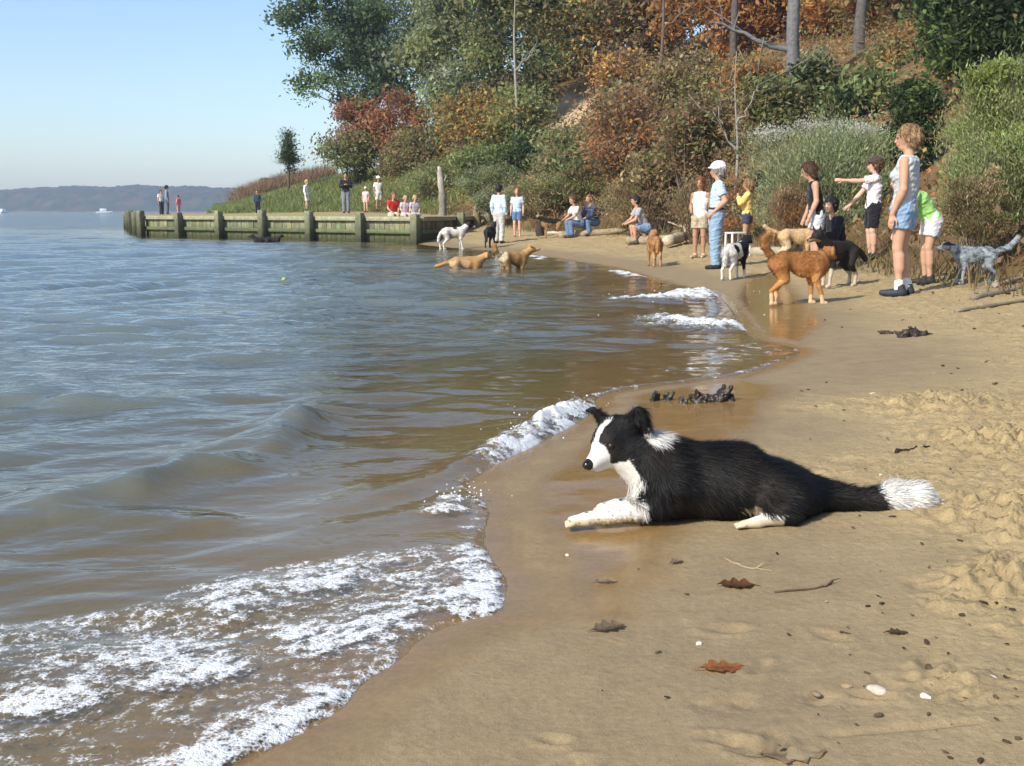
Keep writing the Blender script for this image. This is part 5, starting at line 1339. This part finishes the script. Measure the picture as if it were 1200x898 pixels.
stump('piling_stump', 'short blackened piling stump right of the fair haired child', 633, 35.5, .30, .45, (.05, .04, .03))
x, y, z = W2(518, 44.5)
root = empty('dead_snag', (x, y, z)); set_props(root, 'tall weathered grey snag standing behind the bulkhead corner', 'snag')
mb = MB(); t = np.linspace(0, 1, 16); P = np.stack([.05*np.sin(t*5), .04*np.cos(t*4), -.2+t*2.15], 1)
V, f = tube(P, .17*(1-.35*t)*(1+.12*np.sin(t*19))+.02*(t < .1), 12); V += np.random.default_rng(3).normal(0, .012, V.shape)
cc = np.tile(A3(.40, .37, .31), (len(V), 1)); cc[V[:, 2] < .95] *= .55; mb.add(V, f, cc); mb.build('trunk', MWOOD, root)
mb = MB(); mb.add(*tube([(.02, 0, 1.2), (.16, -.05, 1.45), (.2, -.06, 1.62)], [.05, .035, .015], 7), col=(.36, .33, .28)); mb.build('branch_stub', MWOOD, root)
def log(label, px0, py0, px1, py1, rad, col, seed, dd=None, name='driftwood_log', group='driftwood on the beach', lift=.6):
    a = hit(px0, py0); b = hit(px1, py1)
    if dd: a = np.array(W2(px0, dd[0])); b = np.array(W2(px1, dd[1]))
    r = np.random.default_rng(seed); c = (a+b)/2; root = empty(name, c); set_props(root, label, 'driftwood', group)
    t = np.linspace(0, 1, 14)[:, None]; P = a*(1-t)+b*t; P[:, 2] += rad*lift
    P += np.cumsum(r.normal(0, rad*.12, P.shape), 0)*A3(1, 1, .4)
    rr = rad*(1-.35*t[:, 0])*(1+.08*np.sin(t[:, 0]*17+seed)); rr[-1] *= .6
    mb = MB(); V, f = tube(P-c, rr, 12); V += r.normal(0, rad*.06, V.shape); mb.add(V, f, np.array(col)); mb.build('log', MWOOD, root)
    for _ in range(2):
        i = r.integers(4, 12); s = P[i]-c; e = s+A3(r.normal(0, 1), r.normal(0, .5), abs(r.normal(0, 1)))*rad*3
        mb = MB(); mb.add(*tube([s, s*.4+e*.6, e], [rad*.35, rad*.25, rad*.08], 7), col=np.array(col)*.9); mb.build('branch_stub', MWOOD, root)
log('pale log under the two sitters at the back of the beach', 655, 0, 735, 0, .13, (.31, .25, .16), 1, (33.6, 33.3))
log('pale log under the person sitting alone', 735, 0, 795, 0, .13, (.30, .24, .16), 2, (28.6, 28.0))
log('bleached driftwood trunk leaning on the sand left of the capped man', 780, 291, 822, 276, .14, (.48, .40, .29), 3, lift=1.2)
log('dark weathered branch behind the bleached driftwood trunk', 790, 276, 846, 270, .10, (.20, .16, .11), 4)
log('thin sun bleached stick lying flat near the shepherd dog', 640, 274, 690, 274, .05, (.50, .42, .28), 5)
log('low grey log on the sand under the white topped bush', 880, 300, 1000, 294, .11, (.34, .29, .21), 6)
log('grey forked driftwood at the foot of the tall right bush', 1140, 352, 1200, 338, .035, (.24, .20, .15), 7)
log('twisted grey driftwood branch at the right edge of the beach', 1165, 337, 1215, 322, .03, (.26, .22, .17), 8)
log('long weathered driftwood pole lying beneath the right bush', 1120, 366, 1230, 350, .02, (.22, .18, .13), 9)
# white plastic step stool
def stool():
    x, y, z = W2(861, 21.8); root = empty('step_stool', (x, y, z), .5); set_props(root, 'white plastic two tier step stool by the yellow top girl', 'stool')
    Wt = (.72, .72, .70)
    for nm, c, s in (('seat', (0, 0, .46), (.36, .26, .035)), ('step', (0, -.16, .235), (.36, .24, .03))):
        mb = MB(); mb.add(*bbox_bev(c, s, None, .012), col=Wt); mb.build(nm, MPLAST, root)
    for sx in (-1, 1):
        for yy, zz in ((.10, .45), (-.10, .45), (-.26, .23)):
            mb = MB(); mb.add(*bbox_bev((sx*.16, yy, zz/2-.004), (.035, .04, zz-.012), None, .008), col=Wt); mb.build('leg', MPLAST, root)
    for zz, yy in ((.22, .10), (.10, -.26)):
        mb = MB(); mb.add(*bbox_bev((0, yy, zz), (.28, .022, .035), None, .006), col=Wt); mb.build('crossbar', MPLAST, root)
stool()
# tennis ball and boats
def ball(label, px, py, r_, col, z=.0):
    c = gp(px, py, z); c = c if z > 0 else A3(c[0], c[1], r_*.3)
    V, q = sdf_mesh([cap(c, c, r_, k=.001)], r_/4, it=1); mb = MB(); mb.add(V-c, q, col); o = mb.build('tennis_ball', MCLOTH); o.location = c; set_props(o, label, 'ball')
ball('yellow green tennis ball floating on the blue water', 333, 329, .042, (.36, .42, .12))
def boat(label, px, d, L, seed):
    p = pd(px, 248, d); root = empty('motor_boat', (p[0], d, 0), .4+seed); set_props(root, label, 'boat', 'boats by the far shore')
    st = np.linspace(-1, 1, 11); mb = MB(); V = []
    for s in st:
        w = L*.16*(1-max(0, s)**2.2)+.01; V += [(s*L/2, -w, 1.0+.3*max(0, s)), (s*L/2, -w*.6, -.3), (s*L/2, w*.6, -.3), (s*L/2, w, 1.0+.3*max(0, s))]
    f = [[i*4+j, i*4+j+1, i*4+j+5, i*4+j+4] for i in range(10) for j in range(3)]+[[i*4+3, i*4, i*4+4, i*4+7] for i in range(10)]
    mb.add(V, np.array(f), (.75, .75, .75)); mb.add(np.array(V)[:4], np.array([[0, 3, 2, 1]]), (.75, .75, .75)); mb.build('hull', MPLAST, root)
    mb = MB(); mb.add(*bbox_bev((-.05*L, 0, 1.9), (L*.42, L*.2, 1.7), None, .3), col=(.78, .78, .78)); mb.build('cabin', MPLAST, root)
    mb = MB(); mb.add(*bbox_bev((.16*L+.06, 0, 2.2), (.05, L*.17, .7), None, .02), col=(.05, .06, .08)); mb.build('windscreen', MGLOSS, root)
boat('small white boat near the far shore left of the bulkhead end', 122, 640, 9, 0)
boat('white boat at the far left edge below the far shore', 4, 700, 9, 1)
# ================================================================ small things on the sand
def on_sand(px, py): 
    p = gp(px, py, .03)
    for _ in range(4): p = gp(px, py, max(0.004, Hs(p[0], p[1])))
    return p
def leaf(label, px, py, L, col, seed, rz, curl=.25, name='fallen_leaf'):
    p = on_sand(px, py); r = np.random.default_rng(seed)
    n, m = 17, 7
    t = np.linspace(0, 1, n); V = []; 
    wid = .34*np.sin(np.pi*t**.8)**.8*(1+.28*np.sin(t*22+seed))+.012
    for i in range(n):
        for j in range(m):
            s = (j/(m-1)*2-1); z = .003+abs(s)**1.5*curl*wid[i]*L*.9+.02*math.sin(t[i]*5+seed)*L+r.normal(0, .004)*L*3+.10*L*(t[i]-.5)**2*4*curl
            V.append(((t[i]-.5)*L, s*wid[i]*L*.85, z))
    V = np.array(V); q = gridfaces(n, m)
    C = np.tile(np.array(col), (len(V), 1))*r.uniform(.8, 1.15, len(V))[:, None]; C[np.abs(V[:, 1]) < .015*L] *= .6
    root = empty(name, p, rz); set_props(root, label, 'leaf', 'fallen leaves on the sand')
    mb = MB(); mb.add(V, q, C); mb.build('blade', MLEAF, root)
    mb = MB(); mb.add(*tube([(-.5*L, 0, .008), (-.6*L, .01*L, .006), (-.72*L, .05*L, .004)], [.0018, .0015, .001], 5), col=np.array(col)*.5); mb.build('stalk', MDEB, root)
leaf('orange brown leaf lying flat on the sand in front of the collie', 848, 784, .10, (.42, .17, .06), 1, .15, .15)
leaf('long pale tan leaf at the bottom of the beach', 930, 886, .125, (.42, .32, .19), 2, .1, .18)
leaf('dark brown curled leaf below the collie hind foot', 862, 688, .10, (.16, .075, .035), 3, 3.1, .35)
leaf('grey brown curled leaf at the edge of the wet patch', 714, 738, .085, (.22, .17, .12), 4, .35, .4)
leaf('pale brown leaf lying in the wet sand reflection', 711, 683, .06, (.38, .28, .17), 5, .0, .3)
leaf('small pinkish curled leaf just below the collie elbow', 793, 660, .045, (.34, .24, .17), 6, .6, .5)
leaf('small tan leaf right of the brown twig', 1052, 743, .05, (.13, .09, .05), 7, .1, .3)
def stick(label, pts, rad, col, seed, name='twig', fork=True):
    P = np.array([on_sand(*q) for q in pts]); P[:, 2] += rad*.7
    c = P.mean(0); root = empty(name, c); set_props(root, label, 'twig', 'twigs on the sand'); r = np.random.default_rng(seed)
    t = np.linspace(0, len(P)-1, 14); Q = np.stack([np.interp(t, range(len(P)), P[:, i]) for i in range(3)], 1)-c
    Q[1:-1] += r.normal(0, rad*.5, (12, 3))
    mb = MB(); mb.add(*tube(Q, rad*np.linspace(1, .45, 14)*(1+.1*r.normal(0, 1, 14)), 8), col=col); mb.build('stem', MDEB, root)
    if fork:
        e = Q[9]+A3(.05, .03, .012)*(1 if seed % 2 else -1)
        mb = MB(); mb.add(*tube([Q[9], (Q[9]+e)/2+A3(0, .004, .004), e], [rad*.6, rad*.45, rad*.2], 6), col=col); mb.build('side_shoot', MDEB, root)
stick('thin dark twig curving across the sand right of the dark brown leaf', [(908, 695), (945, 692), (968, 688), (975, 681)], .0035, (.10, .07, .045), 1)
stick('short thick black stick on the sand beyond the collie tail', [(1049, 531), (1066, 529), (1089, 525)], .008, (.035, .026, .02), 2, fork=False)
stick('pale thin stem left of the dark twig', [(848, 655), (875, 666), (905, 670)], .0025, (.36, .28, .17), 3)
stick('short dark twig at the bottom right of the beach', [(985, 742), (996, 744)], .003, (.07, .05, .035), 4, fork=False)
def pebble(label, px, py, s, col, seed):
    p = on_sand(px, py); r = np.random.default_rng(seed)
    pr = [cap(r.normal(0, .25, 3)*s*A3(1, 1, .3), r.normal(0, .25, 3)*s*A3(1, 1, .3), s*r.uniform(.35, .5), k=s*.3, flat=((0, 0, 1), .7)) for _ in range(4)]
    V, q = sdf_mesh(pr, s/6, it=1); mb = MB(); mb.add(V, q, col); o = mb.build('pebble', MDEB); o.location = p+A3(0, 0, s*.15); set_props(o, label, 'pebble', 'pebbles and shells on the sand')
pebble('white shell fragment left of the orange brown leaf', 820, 755, .010, (.66, .60, .5), 1)
pebble('pale pinkish stone right of the orange brown leaf', 1030, 812, .024, (.50, .42, .34), 2)
pebble('white pebble casting a dark shadow right of the pinkish stone', 1083, 817, .013, (.72, .68, .6), 3)
pebble('small brown stone set in a scuff left of the pinkish stone', 956, 814, .012, (.2, .15, .1), 4)
pebble('tiny white shell in the wet sand left of the collie reflection', 665, 651, .009, (.66, .56, .35), 5)
pebble('tiny white pebble beyond the collie tail', 1032, 557, .008, (.66, .6, .5), 6)
# wet clumps of weed beside the wash
def clump(label, px, py, w_px, h_px, col, seed, spikes, name='seaweed_clump', pl=None):
    p = on_sand(px, py) if pl is None else pl; d = p[1]; s = w_px/F*d; hh = h_px/F*d; r = np.random.default_rng(seed)
    pr = []
    for i in range(spikes):
        a = A3(r.uniform(-.45, .45)*s, r.uniform(-.2, .2)*s, 0); hgt = hh*r.uniform(.15, .95)*(1-abs(a[0]/s)*1.0)
        b = a+A3(r.normal(.05, .22)*s, r.normal(0, .1)*s, hgt); pr.append(cap(a, b, s*r.uniform(.10, .17), s*r.uniform(.02, .07), k=s*.06))
    V, q = sdf_mesh(pr, max(.004, s/60), it=0); N = vnormals(V, q); V = V+N*(s*.07*fbm(V[:, 0]/s*8+seed, V[:, 2]/s*8+V[:, 1]/s*7, 4, seed, .65))[:, None]
    C = np.tile(np.array(col), (len(V), 1))*(1+.5*fbm(V[:, 0]/s*6, V[:, 2]/s*6, 3, seed+1))[:, None]
    mb = MB(); mb.add(V, q, C); o = mb.build(name, MWEED); o.location = p; set_props(o, label, 'seaweed', 'weed clumps by the wash')
clump('large jagged black brown clump of wet weed beside the wash', 836, 470, 48, 27, (.022, .014, .010), 3, 9)
clump('ragged grey speckled weed heap left of the large jagged clump', 806, 473, 26, 15, (.06, .046, .038), 4, 6)
clump('small rounded dark weed clump leftmost by the wash', 774, 469, 24, 20, (.018, .022, .016), 5, 8)
clump('low dark strand of weed touching the small rounded clump', 764, 468, 11, 6, (.07, .05, .035), 7, 5)
clump('dark tangle of weed alone on the dry sand near the sneakers', 1068, 394, 36, 13, (.035, .024, .018), 6, 14)
clump('thin dark strand of weed left of the dark tangle', 1042, 391, 22, 4, (.06, .045, .03), 8, 7)
# litter of bark and shell chips too small to count
def chips():
    r = np.random.default_rng(300); mb = MB()
    pts = []
    for _ in range(640):
        px, py = r.uniform(700, 1215), 340+560*r.random()**1.25
        if px < 940 and py < 640 and py > 470 and px > 660: continue
        pts.append((px, py))
    for px, py in pts:
        p = gp(px, py, .06); sdv = float(SD(np.array([p[0]]), np.array([p[1]]))[0])
        if sdv < .25: continue
        dens = .10+.6*float(sstep(np.array(sdv), 1.0, 2.2))+.5*math.exp(-((sdv-1.15)/.22)**2)
        if r.random() > dens: continue
        z = Hs(p[0], p[1]); p = A3(p[0], p[1], z+.004)
        L = abs(r.normal(.003, .0035))+.002; L *= 1.0+.22*max(p[1]-2.5, 0)
        a = r.uniform(0, 6.28); u = A3(math.cos(a), math.sin(a), r.normal(0, .15)); v = A3(-u[1], u[0], r.normal(0, .2))
        c = [(.06, .042, .028), (.10, .07, .045), (.045, .032, .022), (.34, .25, .15), (.5, .44, .34)][r.choice(5, p=[.34, .27, .25, .1, .04])]
        k = 6; th = np.linspace(0, 2*np.pi, k, endpoint=False); rr = L*r.uniform(.6, 1.2, k)
        top = np.array([p+u*math.cos(t_)*rr[i]+v*math.sin(t_)*rr[i]*.5+A3(0, 0, L*.25) for i, t_ in enumerate(th)]); bot = top-A3(0, 0, L*.35)
        V = np.vstack([top, bot, p+A3(0, 0, L*.38)]); f4 = np.array([[i, i+k, (i+1) % k+k, (i+1) % k] for i in range(k)]); f3 = np.array([[i, (i+1) % k, 2*k] for i in range(k)])
        mb.add(V, [f4, f3], c)
    set_props(mb.build('beach_litter', MDEB, None, smooth=False), 'scattered dark bark and shell chips across the dry sand', 'litter', kind='stuff')
chips()
# spray drops round the small breakers
def spray():
    r = np.random.default_rng(310); mb = MB()
    for pl, sg, hh in BREAK[:4]:
        P = np.array(pxs(pl)); n = 45
        for _ in range(n):
            i = r.integers(0, len(P)-1); t = r.random(); c = P[i]*(1-t)+P[i+1]*t
            s = .0018+.004*r.random()**3; s *= 1+.05*c[1]
            c = A3(c[0]+r.normal(0, sg*.7), c[1]+r.normal(0, sg*.6), abs(r.normal(.02, hh*.8))+.02)
            V = np.array([[1, 0, 0], [-1, 0, 0], [0, 1, 0], [0, -1, 0], [0, 0, 1], [0, 0, -1]])*s+c
            mb.add(V, np.array([[0, 2, 4], [2, 1, 4], [1, 3, 4], [3, 0, 4], [2, 0, 5], [1, 2, 5], [3, 1, 5], [0, 3, 5]]), (.8, .82, .84))
    set_props(mb.build('sea_spray', MPLAST, None), 'white droplets thrown up by the little breakers', 'spray', kind='stuff')
spray()
# ================================================================ camera, light, sky
cam = bpy.data.objects.new('camera', bpy.data.cameras.new('camera')); COL.objects.link(cam)
cam.location = (0, 0, CZ); cam.rotation_euler = (math.pi/2-PITCH, 0, 0)
cam.data.sensor_width = 36; cam.data.lens = F/1200*36
cam.data.clip_start = .05; cam.data.clip_end = 6000
SC.camera = cam
EL = R(38); SUNV = Vector((-.72*math.cos(EL), -.694*math.cos(EL), math.sin(EL)))
sl = bpy.data.lights.new('sun', 'SUN'); sl.energy = 3.5; sl.angle = R(.55); sl.color = (1, .93, .80)
so = bpy.data.objects.new('sun', sl); COL.objects.link(so); so.rotation_euler = SUNV.to_track_quat('Z', 'Y').to_euler(); so.location = (-30, -25, 40)
w = bpy.data.worlds.new('World'); SC.world = w; w.use_nodes = True
nt = w.node_tree; nt.nodes.clear()
sk = nt.nodes.new('ShaderNodeTexSky'); sk.sky_type = 'NISHITA'; sk.sun_disc = False
sk.sun_elevation = EL; sk.sun_rotation = math.atan2(SUNV.x, SUNV.y); sk.altitude = 0; sk.air_density = 1.0; sk.dust_density = 1.1; sk.ozone_density = 3.0
bg = nt.nodes.new('ShaderNodeBackground'); bg.inputs['Strength'].default_value = .13
wo = nt.nodes.new('ShaderNodeOutputWorld')
nt.links.new(sk.outputs[0], bg.inputs['Color']); nt.links.new(bg.outputs[0], wo.inputs['Surface'])
# air
V, Q = box((0, 690, 20), (3400, 1500, 58))
t = NT('air'); pv = t.n('ShaderNodeVolumePrincipled')
pv.inputs['Color'].default_value = (.66, .78, 1, 1); pv.inputs['Density'].default_value = .00042; pv.inputs['Anisotropy'].default_value = .0
t.l(pv.outputs[0], t.out.inputs['Volume'])
hz = mesh_obj('haze', V, [Q], t.m, smooth=False); set_props(hz, kind='stuff')
SC.view_settings.view_transform = 'Standard'; SC.view_settings.look = 'None'; SC.view_settings.gamma = 1; SC.view_settings.use_curve_mapping = False
SC.view_settings.exposure = 0.68
cy = SC.cycles
cy.max_bounces = 8; cy.diffuse_bounces = 4; cy.glossy_bounces = 3; cy.transmission_bounces = 3; cy.transparent_max_bounces = 6; cy.volume_bounces = 0
cy.caustics_reflective = False; cy.caustics_refractive = False; cy.sample_clamp_indirect = 5
cy.use_denoising = True
